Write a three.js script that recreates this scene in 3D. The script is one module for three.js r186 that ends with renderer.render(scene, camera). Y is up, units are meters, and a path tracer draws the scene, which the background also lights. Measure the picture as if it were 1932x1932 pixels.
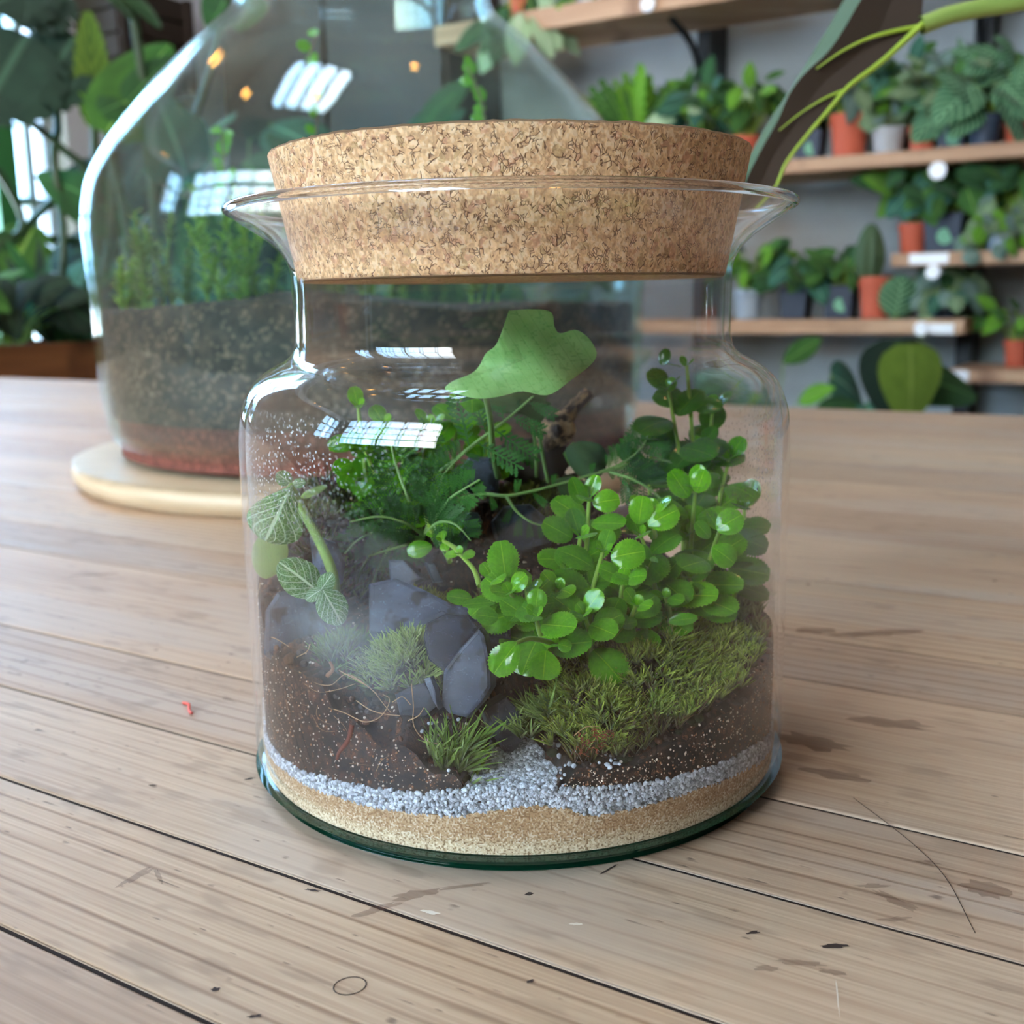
import * as THREE from 'three';
import { mergeGeometries, mergeVertices, toCreasedNormals } from 'three/addons/utils/BufferGeometryUtils.js';
import { RoundedBoxGeometry } from 'three/addons/geometries/RoundedBoxGeometry.js';
import { ConvexGeometry } from 'three/addons/geometries/ConvexGeometry.js';

// ---------- camera, sky, exposure ----------
const scene = new THREE.Scene();
const PITCH = 0.192, ROLL = -0.016, FOCAL = 2070;
const camera = new THREE.PerspectiveCamera(2 * Math.atan(966 / FOCAL) * 180 / Math.PI, 1, 0.02, 60);
camera.position.set(-0.001, 0.147, 0.3455);
camera.rotation.set(-PITCH, 0, ROLL, 'XYZ');
camera.focus = 0.278;
camera.userData.fStop = 17;
camera.updateMatrixWorld(true);
const renderer = new THREE.WebGLRenderer({ antialias: true });
renderer.toneMapping = THREE.LinearToneMapping;
renderer.toneMappingExposure = 4.5;
renderer.shadowMap.enabled = true;

// ---------- numbers, noise, textures ----------
function rand(seed) { let s = seed >>> 0; return () => { s = (s + 0x6d2b79f5) | 0; let t = Math.imul(s ^ (s >>> 15), 1 | s); t = (t + Math.imul(t ^ (t >>> 7), 61 | t)) ^ t; return ((t ^ (t >>> 14)) >>> 0) / 4294967296; }; }
const hash = (x, y, k = 0) => { let h = Math.imul(x | 0, 374761393) ^ Math.imul(y | 0, 668265263) ^ Math.imul(k | 0, 1274126177); h = Math.imul(h ^ (h >>> 13), 1274126177); return ((h ^ (h >>> 16)) >>> 0) / 4294967296; };
const mod = (a, b) => ((a % b) + b) % b, lerp = (a, b, t) => a + (b - a) * t, clamp = (x, a = 0, b = 1) => Math.min(b, Math.max(a, x));
const smooth = (a, b, x) => { const t = clamp((x - a) / (b - a)); return t * t * (3 - 2 * t); };
// value noise; px, py: the period in lattice cells, so that textures tile
function vn(x, y, px = 4096, py = 4096, k = 0) {
  const ix = Math.floor(x), iy = Math.floor(y), fx = x - ix, fy = y - iy, u = fx * fx * (3 - 2 * fx), v = fy * fy * (3 - 2 * fy);
  const x0 = mod(ix, px), x1 = mod(ix + 1, px), y0 = mod(iy, py), y1 = mod(iy + 1, py);
  return lerp(lerp(hash(x0, y0, k), hash(x1, y0, k), u), lerp(hash(x0, y1, k), hash(x1, y1, k), u), v);
}
function fbm(x, y, px, py, k, o = 4) { let s = 0, a = 0.5, n = 0; for (let i = 0; i < o; i++) { s += a * vn(x, y, px, py, k + i * 7); n += a; x *= 2; y *= 2; px *= 2; py *= 2; a *= 0.5; } return s / n; }
// nearest and second nearest cell of a jittered grid: [d1, d2, cell id]
function cells(x, y, px, py, k) {
  const ix = Math.floor(x), iy = Math.floor(y); let a = 9, b = 9, id = 0;
  for (let j = -1; j <= 1; j++) for (let i = -1; i <= 1; i++) {
    const cx = mod(ix + i, px), cy = mod(iy + j, py), dx = ix + i + hash(cx, cy, k) - x, dy = iy + j + hash(cx, cy, k + 1) - y, d = Math.sqrt(dx * dx + dy * dy);
    if (d < a) { b = a; a = d; id = hash(cx, cy, k + 2); } else if (d < b) b = d;
  }
  return [a, b, id];
}
function tex(w, h, f, color = true, repeat) {
  const data = new Uint8Array(w * h * 4);
  for (let y = 0, o = 0; y < h; y++) for (let x = 0; x < w; x++, o += 4) {
    const c = f((x + 0.5) / w, (y + 0.5) / h), g = typeof c === 'number';
    data[o] = clamp(g ? c : c[0]) * 255; data[o + 1] = clamp(g ? c : c[1]) * 255; data[o + 2] = clamp(g ? c : c[2]) * 255; data[o + 3] = 255;
  }
  const t = new THREE.DataTexture(data, w, h);
  t.wrapS = t.wrapT = THREE.RepeatWrapping; t.magFilter = THREE.LinearFilter; t.minFilter = THREE.LinearFilter;
  if (color) t.colorSpace = THREE.SRGBColorSpace;
  if (repeat) t.repeat.set(...repeat);
  t.needsUpdate = true;
  return t;
}
const rgb = (r, g, b) => [r / 255, g / 255, b / 255];
const mix3 = (a, b, t) => [lerp(a[0], b[0], t), lerp(a[1], b[1], t), lerp(a[2], b[2], t)];
const col = (r, g, b) => new THREE.Color().setRGB(r / 255, g / 255, b / 255, THREE.SRGBColorSpace);
const std = (o) => new THREE.MeshStandardMaterial({ roughness: 0.7, side: THREE.DoubleSide, ...o });
const phys = (o) => new THREE.MeshPhysicalMaterial({ roughness: 0.7, side: THREE.DoubleSide, ...o });

// the sky: thin bright cloud, bluer on the side away from the sun
{
  const w = 256, h = 128, sky = tex(w, h, (u, v) => {
    const az = (u - 0.5) * 2 * Math.PI, up = (v - 0.5) * Math.PI, k = 0.5 - 0.5 * (Math.cos(up) * (0.75 * Math.cos(az) + 0.65 * Math.sin(az))) , n = fbm(u * 8, v * 8, 8, 8, 1, 3) - 0.5;
    return mix3([1, 0.965, 0.92], [0.55, 0.76, 0.95], clamp(smooth(0.25, 0.85, k) + 0.3 * n));
  });
  sky.mapping = THREE.EquirectangularReflectionMapping; scene.background = sky; scene.backgroundIntensity = 7.5;
}

// ---------- naming and grouping ----------
const taken = new Map();
function numbered(n) { const k = taken.get(n) ?? 0; taken.set(n, k + 1); return k ? n + '_' + String(k).padStart(3, '0') : n; }
function shade(o) { o.traverse((m) => { if (m.isMesh) { m.castShadow = true; m.receiveShadow = true; } }); return o; }
function tag(o, label, category, group) { o.userData.label = label; o.userData.category = category; if (group) o.userData.group = group; return o; }
function thing(name, label, category, group) { const o = new THREE.Group(); o.name = numbered(name); scene.add(o); return tag(o, label, category, group); }
function single(name, geo, mat, label, category, group) { const m = new THREE.Mesh(geo, mat); m.name = numbered(name); m.castShadow = m.receiveShadow = true; scene.add(m); return tag(m, label, category, group); }
function part(name, geo, mat, parent) { const m = new THREE.Mesh(geo, mat); m.name = name; m.castShadow = m.receiveShadow = true; parent.add(m); return m; }
function struct(name, geo, mat) { const m = new THREE.Mesh(geo, mat); m.name = name; m.castShadow = m.receiveShadow = true; m.userData.kind = 'structure'; scene.add(m); return m; }

// ---------- placing ----------
const V = (x, y, z) => new THREE.Vector3(x, y, z);
const EYE = camera.position.clone();
const AX = V(1, 0, 0).applyQuaternion(camera.quaternion), AY = V(0, 1, 0).applyQuaternion(camera.quaternion), AZ = V(0, 0, -1).applyQuaternion(camera.quaternion);
const ray = (px, py) => AZ.clone().addScaledVector(AX, (px - 966) / FOCAL).addScaledVector(AY, -(py - 966) / FOCAL);
const at = (px, py, z) => { const v = ray(px, py); return EYE.clone().addScaledVector(v, (z - EYE.z) / v.z); };      // the point seen there, at depth z
const onY = (px, py, y = 0) => { const v = ray(px, py); return EYE.clone().addScaledVector(v, (y - EYE.y) / v.y); };   // ... on a level surface
const TURN = -31.6 * Math.PI / 180, DX = Math.cos(TURN), DZ = -Math.sin(TURN);
const room = (s, y, q) => V(s * DX - q * DZ, y, s * DZ + q * DX);                                                       // the room's own axes: s along the planks, q towards the camera
const onQ = (px, py, q) => { const v = ray(px, py), n = V(-DZ, 0, DX); return EYE.clone().addScaledVector(v, (q - EYE.dot(n)) / v.dot(n)); };
const onS = (px, py, s) => { const v = ray(px, py), n = V(DX, 0, DZ); return EYE.clone().addScaledVector(v, (s - EYE.dot(n)) / v.dot(n)); };
const sOf = (p) => p.x * DX + p.z * DZ, qOf = (p) => -p.x * DZ + p.z * DX;
const PXM = (p) => p.clone().sub(EYE).dot(AZ) / FOCAL;                                                                  // metres per picture pixel at p

// ---------- geometry helpers ----------
function box(w, h, d, r = 0) { return r ? new RoundedBoxGeometry(w, h, d, 2, r) : new THREE.BoxGeometry(w, h, d); }
function roomBox(s0, s1, y0, y1, q0, q1, r = 0) { const g = box(s1 - s0, y1 - y0, q1 - q0, r); g.translate((s0 + s1) / 2, (y0 + y1) / 2, (q0 + q1) / 2); g.rotateY(TURN); return g; }
function metricUV(g, k = 1) { // box projection in metres
  const p = g.attributes.position, n = g.attributes.normal, uv = new Float32Array(p.count * 2);
  for (let i = 0; i < p.count; i++) { const ax = Math.abs(n.getX(i)), ay = Math.abs(n.getY(i)), az = Math.abs(n.getZ(i)); const [u, v] = ay > ax && ay > az ? [p.getX(i), p.getZ(i)] : ax > az ? [p.getZ(i), p.getY(i)] : [p.getX(i), p.getY(i)]; uv[i * 2] = u * k; uv[i * 2 + 1] = v * k; }
  g.setAttribute('uv', new THREE.BufferAttribute(uv, 2)); return g;
}
function lathe(pts, n = 96) { return new THREE.LatheGeometry(pts.map((p) => new THREE.Vector2(p[0], p[1])), n); }
function smoothPath(pts, n) { return new THREE.SplineCurve(pts.map((p) => new THREE.Vector2(p[0], p[1]))).getPoints(n).map((p) => [Math.max(0, p.x), p.y]); }
// a tube along points with a radius that runs from r0 to r1
function tube(pts, r0, r1 = r0, seg = 16, sides = 6) {
  const c = new THREE.CatmullRomCurve3(pts), f = c.computeFrenetFrames(seg, false), pos = [], idx = [], nor = [], uv = [];
  for (let i = 0; i <= seg; i++) { const p = c.getPointAt(i / seg), r = lerp(r0, r1, i / seg);
    for (let j = 0; j <= sides; j++) { const a = j / sides * Math.PI * 2, d = f.normals[i].clone().multiplyScalar(Math.cos(a)).addScaledVector(f.binormals[i], Math.sin(a)); nor.push(d.x, d.y, d.z); pos.push(p.x + d.x * r, p.y + d.y * r, p.z + d.z * r); uv.push(j / sides, i / seg); } }
  for (let i = 0; i < seg; i++) for (let j = 0; j < sides; j++) { const a = i * (sides + 1) + j, b = a + sides + 1; idx.push(a, a + 1, b, a + 1, b + 1, b); }
  return geo(pos, idx, nor, uv);
}
function geo(pos, idx, nor, uv, color) {
  const g = new THREE.BufferGeometry(); g.setAttribute('position', new THREE.Float32BufferAttribute(pos, 3));
  g.setIndex(idx);
  if (uv) g.setAttribute('uv', new THREE.Float32BufferAttribute(uv, 2));
  if (color) g.setAttribute('color', new THREE.Float32BufferAttribute(color, 3));
  if (nor) g.setAttribute('normal', new THREE.Float32BufferAttribute(nor, 3)); else g.computeVertexNormals();
  return g;
}
// a leaf blade: base at the origin, tip along +y, upper face +z; it has a midrib crease, a domed section and a toothed edge
function leafGeo({ L = 1, W = 0.7, p = 1, k = 0.7, teeth = 0, tooth = 0.05, fold = 0, dome = 0.15, curl = 0, wave = 0, nu = 12, nv = 3 }) {
  const pos = [], idx = [], uv = [], row = nv * 2 + 1;
  for (let i = 0; i <= nu; i++) { const u = i / nu, h = W / 2 * Math.pow(Math.max(1e-5, Math.sin(Math.PI * Math.pow(lerp(0.015, 0.985, u), p))), k);
    for (let j = -nv; j <= nv; j++) { const v = j / nv, e = Math.abs(v) === 1 && teeth ? 1 + tooth * (i % 2 ? 1 : -1) : 1;
      pos.push(h * v * e, L * u * (Math.abs(v) === 1 && teeth ? 1 + 0.02 * (i % 2) : 1), fold * Math.abs(v) * h - dome * (v * v * h + 0.35 * L * (2 * u - 1) ** 2 * 0.5) + curl * L * u * u + wave * h * Math.sin(u * 15 + v * 2) * Math.abs(v)); uv.push(0.5 + v / 2, u); } }
  for (let i = 0; i < nu; i++) for (let j = 0; j < row - 1; j++) { const a = i * row + j, b = a + row; idx.push(a, a + 1, b, a + 1, b + 1, b); }
  return geo(pos, idx, null, uv);
}
// turn and place a leaf: base at o, tip along d, upper face as near to n as that allows
function aim(m, o, d, n, scale = 1) {
  const y = d.clone().normalize(), x = y.clone().cross(n).normalize(), z = x.clone().cross(y);
  m.position.copy(o); m.quaternion.setFromRotationMatrix(new THREE.Matrix4().makeBasis(x, y, z)); m.scale.setScalar(scale); return m;
}
function aimed(g, o, d, n, sx = 1, sy = sx, sz = sx) { const y = d.clone().normalize(), x = y.clone().cross(n).normalize(), z = x.clone().cross(y); return g.clone().scale(sx, sy, sz).applyMatrix4(new THREE.Matrix4().makeBasis(x, y, z).setPosition(o)); }
function tint(g, f) { const p = g.attributes.position, c = new Float32Array(p.count * 3); for (let i = 0; i < p.count; i++) { const k = f(p.getX(i), p.getY(i), p.getZ(i), i); c[i * 3] = k[0]; c[i * 3 + 1] = k[1]; c[i * 3 + 2] = k[2]; } g.setAttribute('color', new THREE.BufferAttribute(c, 3)); return g; }
const lin = (r, g, b) => col(r, g, b).toArray();
function warp(g, amp, freq, seed = 0) { // push a surface in and out along its normals with noise
  const p = g.attributes.position, n = g.attributes.normal;
  for (let i = 0; i < p.count; i++) { const x = p.getX(i), y = p.getY(i), z = p.getZ(i), a = amp * ((vn(x * freq + 50, y * freq + 50, 4096, 4096, seed) + vn(y * freq + 90, z * freq + 20, 4096, 4096, seed + 1) + vn(z * freq + 10, x * freq + 70, 4096, 4096, seed + 2)) / 1.5 - 1); p.setXYZ(i, x + n.getX(i) * a, y + n.getY(i) * a, z + n.getZ(i) * a); }
  g.computeVertexNormals(); return g;
}

// ================= THE ROOM =================
const FLOOR = -0.76, CEIL = 2.35, S0 = -3.2, S1 = 3.0, Q0 = -3.15, Q1 = 3.3;
const plaster = tex(512, 512, (u, v) => { const n = fbm(u * 5, v * 5, 5, 5, 3, 5), m = fbm(u * 3, v * 9, 3, 9, 9, 4); return mix3(rgb(142, 150, 154), mix3(rgb(178, 190, 196), rgb(150, 136, 126), smooth(0.55, 0.75, m)), smooth(0.3, 0.7, n)); });
const concrete = tex(512, 512, (u, v) => mix3(rgb(96, 92, 88), rgb(140, 134, 126), fbm(u * 8, v * 8, 8, 8, 21, 5)));
const wallMat = std({ map: plaster, roughness: 0.75 }), wallLight = std({ color: col(196, 196, 208), roughness: 0.9 }), wallDark = std({ color: col(112, 104, 98), roughness: 0.9 });
struct('floor', metricUV(roomBox(S0 - 0.2, S1 + 0.2, FLOOR - 0.15, FLOOR, Q0 - 0.2, Q1 + 0.2), 0.7), std({ map: concrete, roughness: 0.85 }));
const SKY = [-1.15, -0.4, -0.35, 0.3];
struct('ceiling', mergeGeometries([roomBox(S0 - 0.2, SKY[0], CEIL, CEIL + 0.15, Q0 - 0.2, Q1 + 0.2), roomBox(SKY[1], S1 + 0.2, CEIL, CEIL + 0.15, Q0 - 0.2, Q1 + 0.2), roomBox(SKY[0], SKY[1], CEIL, CEIL + 0.15, Q0 - 0.2, SKY[2]), roomBox(SKY[0], SKY[1], CEIL, CEIL + 0.15, SKY[3], Q1 + 0.2)]), std({ color: col(150, 146, 140), roughness: 0.9 }));
struct('wall_shelves', metricUV(roomBox(S0 - 0.2, S1 + 0.2, FLOOR, CEIL, Q0 - 0.2, Q0), 0.5), wallMat);
struct('wall_right', roomBox(S1, S1 + 0.2, FLOOR, CEIL, Q0, Q1), wallDark);
// the left wall and the wall behind the camera, each a sill, a lintel and piers round its window openings
const greenPaint = std({ color: col(52, 112, 62), roughness: 0.45 }), darkMetal = std({ color: col(44, 48, 52), roughness: 0.5, metalness: 0.3 });
const paneGlass = phys({ color: 0xffffff, transmission: 1, thickness: 0, roughness: 0, ior: 1.45 });
const LW = [[-2.30, -1.25], [2.35, 3.1]], LY = [-0.30, 2.1];
{
  const g = [roomBox(S0 - 0.2, S0, FLOOR, LY[0], Q0, Q1), roomBox(S0 - 0.2, S0, LY[1], CEIL, Q0, Q1), roomBox(S0 - 0.2, S0, LY[0], LY[1], Q0, LW[0][0]), roomBox(S0 - 0.2, S0, LY[0], LY[1], LW[1][1], Q1)];
  struct('wall_left_pier', mergeGeometries([roomBox(S0 - 0.2, S0, LY[0], LY[1], LW[0][1], LW[1][0]), roomBox(S0 - 0.2, S0, LY[0], 0.7, LW[1][0], LW[1][1])]), std({ color: col(120, 88, 70), roughness: 0.9 }));
  struct('wall_left', mergeGeometries(g), wallLight);
  struct('wall_back', mergeGeometries([roomBox(S0, S1, FLOOR, 0.5, Q1, Q1 + 0.2), roomBox(S0, S1, 2.3, CEIL, Q1, Q1 + 0.2), roomBox(S0, -2.9, 0.5, 2.3, Q1, Q1 + 0.2), roomBox(0.1, S1, 0.5, 2.3, Q1, Q1 + 0.2)]), std({ color: col(74, 66, 60), roughness: 0.9 }));
}
{ // the roof light
  const win = struct('window_roof', mergeGeometries([roomBox(SKY[0], SKY[1], CEIL + 0.04, CEIL + 0.10, SKY[2], SKY[2] + 0.05), roomBox(SKY[0], SKY[1], CEIL + 0.04, CEIL + 0.10, SKY[3] - 0.05, SKY[3]), roomBox(SKY[0], SKY[0] + 0.05, CEIL + 0.04, CEIL + 0.10, SKY[2], SKY[3]), roomBox(SKY[1] - 0.05, SKY[1], CEIL + 0.04, CEIL + 0.10, SKY[2], SKY[3])]), darkMetal);
  for (let i = 1; i < 4; i++) { const s = lerp(SKY[0], SKY[1], i / 4); part('glazing_bar', roomBox(s - 0.02, s + 0.02, CEIL + 0.04, CEIL + 0.10, SKY[2] + 0.05, SKY[3] - 0.05), darkMetal, win); }
  for (let i = 0; i < 4; i++) for (let j = 0; j < 3; j++) part('pane', roomBox(lerp(SKY[0], SKY[1], i / 4) + 0.02, lerp(SKY[0], SKY[1], (i + 1) / 4) - 0.02, CEIL + 0.068, CEIL + 0.072, lerp(SKY[2], SKY[3], j / 3) + 0.01, lerp(SKY[2], SKY[3], (j + 1) / 3) - 0.01), paneGlass, win);
}
function windowIn(n, across, a0, a1, y0, y1, bars, rows, frameMat, thick = 0.014) { // across: the wall runs along q ('q', at s = S0) or along s ('s', at q = Q1)
  const B = (u0, u1, v0, v1, d) => across === 'q' ? roomBox(S0 - 0.1 - d, S0 - 0.1 + d, v0, v1, u0, u1) : roomBox(u0, u1, v0, v1, Q1 + 0.1 - d, Q1 + 0.1 + d);
  const w = 0.05;
  const win = struct('window_' + n, mergeGeometries([B(a0, a1, y0, y0 + w, 0.04), B(a0, a1, y1 - w, y1, 0.04), B(a0, a0 + w, y0, y1, 0.04), B(a1 - w, a1, y0, y1, 0.04)]), frameMat);
  const us = [a0, ...bars, a1], vs = Array.from({ length: rows + 1 }, (_, i) => lerp(y0, y1, i / rows));
  for (const b of bars) part('mullion', B(b - thick, b + thick, y0 + w, y1 - w, 0.025), frameMat, win);
  for (let i = 1; i < rows; i++) part('glazing_bar', B(a0 + w, a1 - w, vs[i] - thick, vs[i] + thick, 0.02), frameMat, win);
  for (let i = 0; i + 1 < us.length; i++) for (let j = 0; j < rows; j++) part('pane', B(us[i] + 0.01, us[i + 1] - 0.01, vs[j] + 0.01, vs[j + 1] - 0.01, 0.002), paneGlass, win);
  return win;
}
const w1 = windowIn(1, 'q', LW[0][0], LW[0][1], LY[0], LY[1], [-2.20, -2.035, -1.65], 3, std({ color: col(186, 190, 196), roughness: 0.6 }));
part('post', roomBox(S0 - 0.19, S0 + 0.03, LY[0], LY[1], -2.075, -1.995), greenPaint, w1);
windowIn(2, 'q', LW[1][0], LW[1][1], 0.7, LY[1], [2.72], 3, darkMetal, 0.025);
windowIn(3, 's', -2.9, 0.1, 0.5, 2.3, [-2.5, -2.1, -1.55, -1.45, -0.9, -0.4], 4, darkMetal, 0.025);

// warm filament bulbs on cords; the glass jars mirror them
const cordMat = std({ color: col(20, 20, 20) }), bulbMat = std({ color: col(255, 190, 110), emissive: new THREE.Color(1.0, 0.42, 0.08), emissiveIntensity: 9 });
[[-2.11, -0.73, 'over the window plants'], [-0.18, -0.76, 'over the far edge of the table'], [-0.60, -0.02, 'above the two glass jars'], [-1.30, 0.0, 'left of the jars above the table'], [-2.70, 0.93, 'beside the brick wall']].forEach(([s, q, where]) => {
  const t = thing('pendant_bulb', 'warm filament bulb on a black cord ' + where, 'lamp'), o = room(s, 0, q);
  part('cord', tube([V(o.x, CEIL, o.z), V(o.x, 2.2, o.z), V(o.x, 2.06, o.z)], 0.003, 0.003, 4, 5), cordMat, t); part('socket', new THREE.CylinderGeometry(0.016, 0.02, 0.05, 16).translate(o.x, 2.05, o.z), cordMat, t);
  part('bulb', lathe(smoothPath([[0.0005, -0.045], [0.022, -0.036], [0.032, -0.01], [0.026, 0.014], [0.015, 0.03]], 16), 20).translate(o.x, 2.0, o.z), bulbMat, t);
  const l = new THREE.PointLight(new THREE.Color(1, 0.62, 0.32), 0.10); l.position.set(o.x, 2.0, o.z); l.castShadow = true; l.shadow.radius = 1.2; t.add(l);
});

// ================= THE TABLE =================
function woodTex(strong, seed) {
  return (u, v) => { // u along the grain (0.8 m), v across (0.2 m)
    const wob = (fbm(u * 3, v * 4, 3, 4, seed, 3) - 0.5) * 0.035 + (fbm(u * 9, v * 12, 9, 12, seed + 5, 2) - 0.5) * 0.006;
    const a = v + wob, ring = Math.abs(mod(a * 26 + 0.35 * vn(0, v * 11, 1, 11, seed + 2), 1) - 0.5) * 2, line = Math.pow(1 - Math.abs(ring - 0.5) * 2 < 0 ? 0 : smooth(0.72, 1, ring), 1.3) * (0.35 + 0.65 * vn(u * 6, v * 26, 6, 26, seed + 3));
    const fine = fbm(u * 24, v * 300, 24, 300, seed + 11, 2), blotch = fbm(u * 6, v * 5, 6, 5, seed + 21, 4), dirt = fbm(u * 40, v * 40, 40, 40, seed + 31, 3), pit = vn(u * 120, v * 170, 120, 170, seed + 41);
    let c = mix3(rgb(166, 140, 118), rgb(214, 192, 168), 0.55 * fine + 0.45 * blotch);
    c = mix3(c, rgb(190, 176, 164), smooth(0.5, 0.72, fbm(u * 5, v * 7, 5, 7, seed + 51, 3)) * 0.6);
    c = mix3(c, rgb(112, 82, 60), line * strong * 0.8);
    c = mix3(c, rgb(110, 92, 78), smooth(0.62, 0.8, dirt) * 0.2);
    if (pit > 0.93) c = mix3(c, rgb(62, 48, 40), (pit - 0.93) * 9 * smooth(0.4, 0.6, blotch));
    return c;
  };
}
const woodA = tex(1536, 1024, woodTex(0.75, 100)), woodB = tex(1536, 1024, woodTex(0.25, 300));
const woodBump = (strong, seed) => { const f = woodTex(strong, seed); return tex(1024, 512, (u, v) => { const c = f(u, v); return (c[0] + c[1] + c[2]) / 3; }, false); };
const bumpA = woodBump(0.9, 100), bumpB = woodBump(0.4, 300);
const table = thing('table', 'long weathered wooden plank table top that carries both glass jars', 'table');
{
  const rnd = rand(11), seams = [0.47, 0.365, 0.2605, 0.2075, 0.1545, 0.1015, 0.0485, -0.004, -0.11, -0.163, -0.262, -0.37, -0.47, -0.575, -0.685, -0.79, -0.90, -1.02, -1.14];
  const tints = [0xfff6ea, 0xf6eade, 0xfff2e4, 0xeee2d6, 0xfff4e4];
  for (let i = 0; i + 1 < seams.length; i++) {
    const q1 = seams[i] - 0.00032, q0 = seams[i + 1] + 0.00032, g = new RoundedBoxGeometry(3.1, 0.035, q1 - q0, 2, 0.0012);
    g.translate(-0.65, -0.0175 - (rnd() * 0.00025), (q0 + q1) / 2);
    const p = g.attributes.position, n = g.attributes.normal, uv = new Float32Array(p.count * 2), ou = rnd() * 0.8, ov = rnd() * 0.2;
    for (let k = 0; k < p.count; k++) { uv[k * 2] = (p.getX(k) + ou) / 0.8; uv[k * 2 + 1] = ((Math.abs(n.getZ(k)) > 0.7 ? p.getY(k) : p.getZ(k)) + ov) / 0.2; }
    g.setAttribute('uv', new THREE.BufferAttribute(uv, 2)); g.rotateY(TURN);
    const strong = [4, 6, 8, 9].includes(i) || (i > 9 && i % 2);
    part('plank', g, std({ map: strong ? woodA : woodB, bumpMap: strong ? bumpA : bumpB, bumpScale: 0.0006, roughness: 0.62, color: new THREE.Color(tints[i % 5]) }), table);
  }
  const grime = std({ color: col(40, 28, 22), roughness: 1 });
  for (const q of seams.slice(1, -1)) part('seam_grime', roomBox(-2.2, 0.9, -0.02, -0.00055, q - 0.0005, q + 0.0005), grime, table);
  const under = std({ color: col(120, 96, 74), roughness: 0.8 });
  part('apron', mergeGeometries([roomBox(-2.0, 0.7, -0.125, -0.035, 0.36, 0.39), roomBox(-2.0, 0.7, -0.125, -0.035, -1.08, -1.05), roomBox(-2.0, -1.97, -0.125, -0.035, -1.05, 0.36), roomBox(0.67, 0.7, -0.125, -0.035, -1.05, 0.36)]), under, table);
  for (const [s, q] of [[-2.0, 0.30], [0.62, 0.30], [-2.0, -1.08], [0.62, -1.08]]) part('leg', roomBox(s, s + 0.08, FLOOR, -0.035, q, q + 0.08, 0.004), under, table);
  // marks in the planks: stains, two plugged knots, splinters
  const stainMat = std({ color: col(104, 66, 48), roughness: 0.7, transparent: true, opacity: 0.3 }), darkMat = std({ color: col(58, 42, 34), roughness: 0.8 }), paleMat = std({ color: col(226, 214, 196), roughness: 0.8 });
  const blot = (px, py, len, wid, ang, seed, m = stainMat) => {
    const o = onY(px, py), r = rand(seed), sh = new THREE.Shape(), N = 18;
    for (let i = 0; i <= N; i++) { const a = i / N * Math.PI * 2, k = 0.6 + 0.7 * hash(i % N, seed, 5), x = Math.cos(a) * len * k, y = Math.sin(a) * wid * k; const X = x * Math.cos(ang) - y * Math.sin(ang), Y = x * Math.sin(ang) + y * Math.cos(ang); i ? sh.lineTo(X, Y) : sh.moveTo(X, Y); }
    const g = new THREE.ShapeGeometry(sh); g.rotateX(-Math.PI / 2); g.translate(o.x, 0.00012, o.z); part(m === darkMat ? 'pit' : m === paleMat ? 'splinter' : 'stain', g, m, table);
  };
  [[785, 1688, 0.0055, 0.0022, 0.3, 1], [715, 1715, 0.006, 0.0014, 0.5, 2], [880, 1672, 0.007, 0.0008, 0.2, 3], [255, 1655, 0.006, 0.0016, 1.0, 4], [300, 1655, 0.004, 0.0008, -1.1, 5], [1690, 1700, 0.006, 0.0016, -0.9, 6], [1645, 1672, 0.004, 0.001, 0, 7], [1690, 1735, 0.004, 0.001, 0.1, 8], [1447, 1828, 0.003, 0.001, 0, 9], [1515, 1818, 0.006, 0.001, -0.2, 10], [1750, 1628, 0.003, 0.001, -0.3, 12], [1530, 1400, 0.014, 0.006, -0.5, 13], [1680, 1365, 0.012, 0.005, -0.3, 14], [1655, 1195, 0.02, 0.004, 0.1, 15], [1545, 1190, 0.009, 0.005, 0.1, 16], [175, 1085, 0.014, 0.002, 0.2, 17], [1580, 1463, 0.010, 0.003, -0.4, 18], [1860, 1680, 0.006, 0.004, -0.4, 19], [1570, 1835, 0.003, 0.001, -0.4, 20]].forEach((a) => blot(...a));
  [[407, 1867, 0.0009, 0.0007, 0, 30], [1150, 1640, 0.0034, 0.0003, 0.8, 31], [1525, 1103, 0.0012, 0.001, 0, 32], [1877, 1096, 0.0012, 0.001, 0, 33], [470, 1470, 0.0016, 0.0006, 0.5, 34], [590, 1680, 0.0022, 0.0005, -0.3, 35], [1420, 1760, 0.0016, 0.0006, 0.2, 36], [1575, 1785, 0.003, 0.0009, 0, 37], [998, 1687, 0.001, 0.0006, 0, 38], [1000, 1852, 0.0009, 0.0005, 0.4, 39], [480, 1918, 0.0014, 0.0005, 0.2, 40], [288, 1482, 0.0012, 0.0004, 0, 41], [430, 1320, 0.002, 0.0004, -0.4, 42]].forEach((a) => blot(...a, darkMat));
  [[812, 1722, 0.0022, 0.0008, -0.3, 50], [1085, 1744, 0.0016, 0.0005, 0, 51], [1580, 1880, 0.006, 0.00015, 1.35, 52]].forEach((a) => blot(...a, paleMat));
  const o = onY(660, 1860), k = new THREE.TorusGeometry(0.0031, 0.00012, 6, 48); k.scale(1.15, 1, 0.6); k.rotateX(Math.PI / 2); k.rotateY(0.4); k.translate(o.x, 0.00005, o.z); part('knot', k, darkMat, table);
  const scratch = [[1610, 1505], [1720, 1590], [1780, 1650], [1840, 1760]].map((a) => onY(...a, 0.00005)); part('scratch', tube(scratch, 0.00012, 0.0001, 20, 4), darkMat, table);
}

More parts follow.
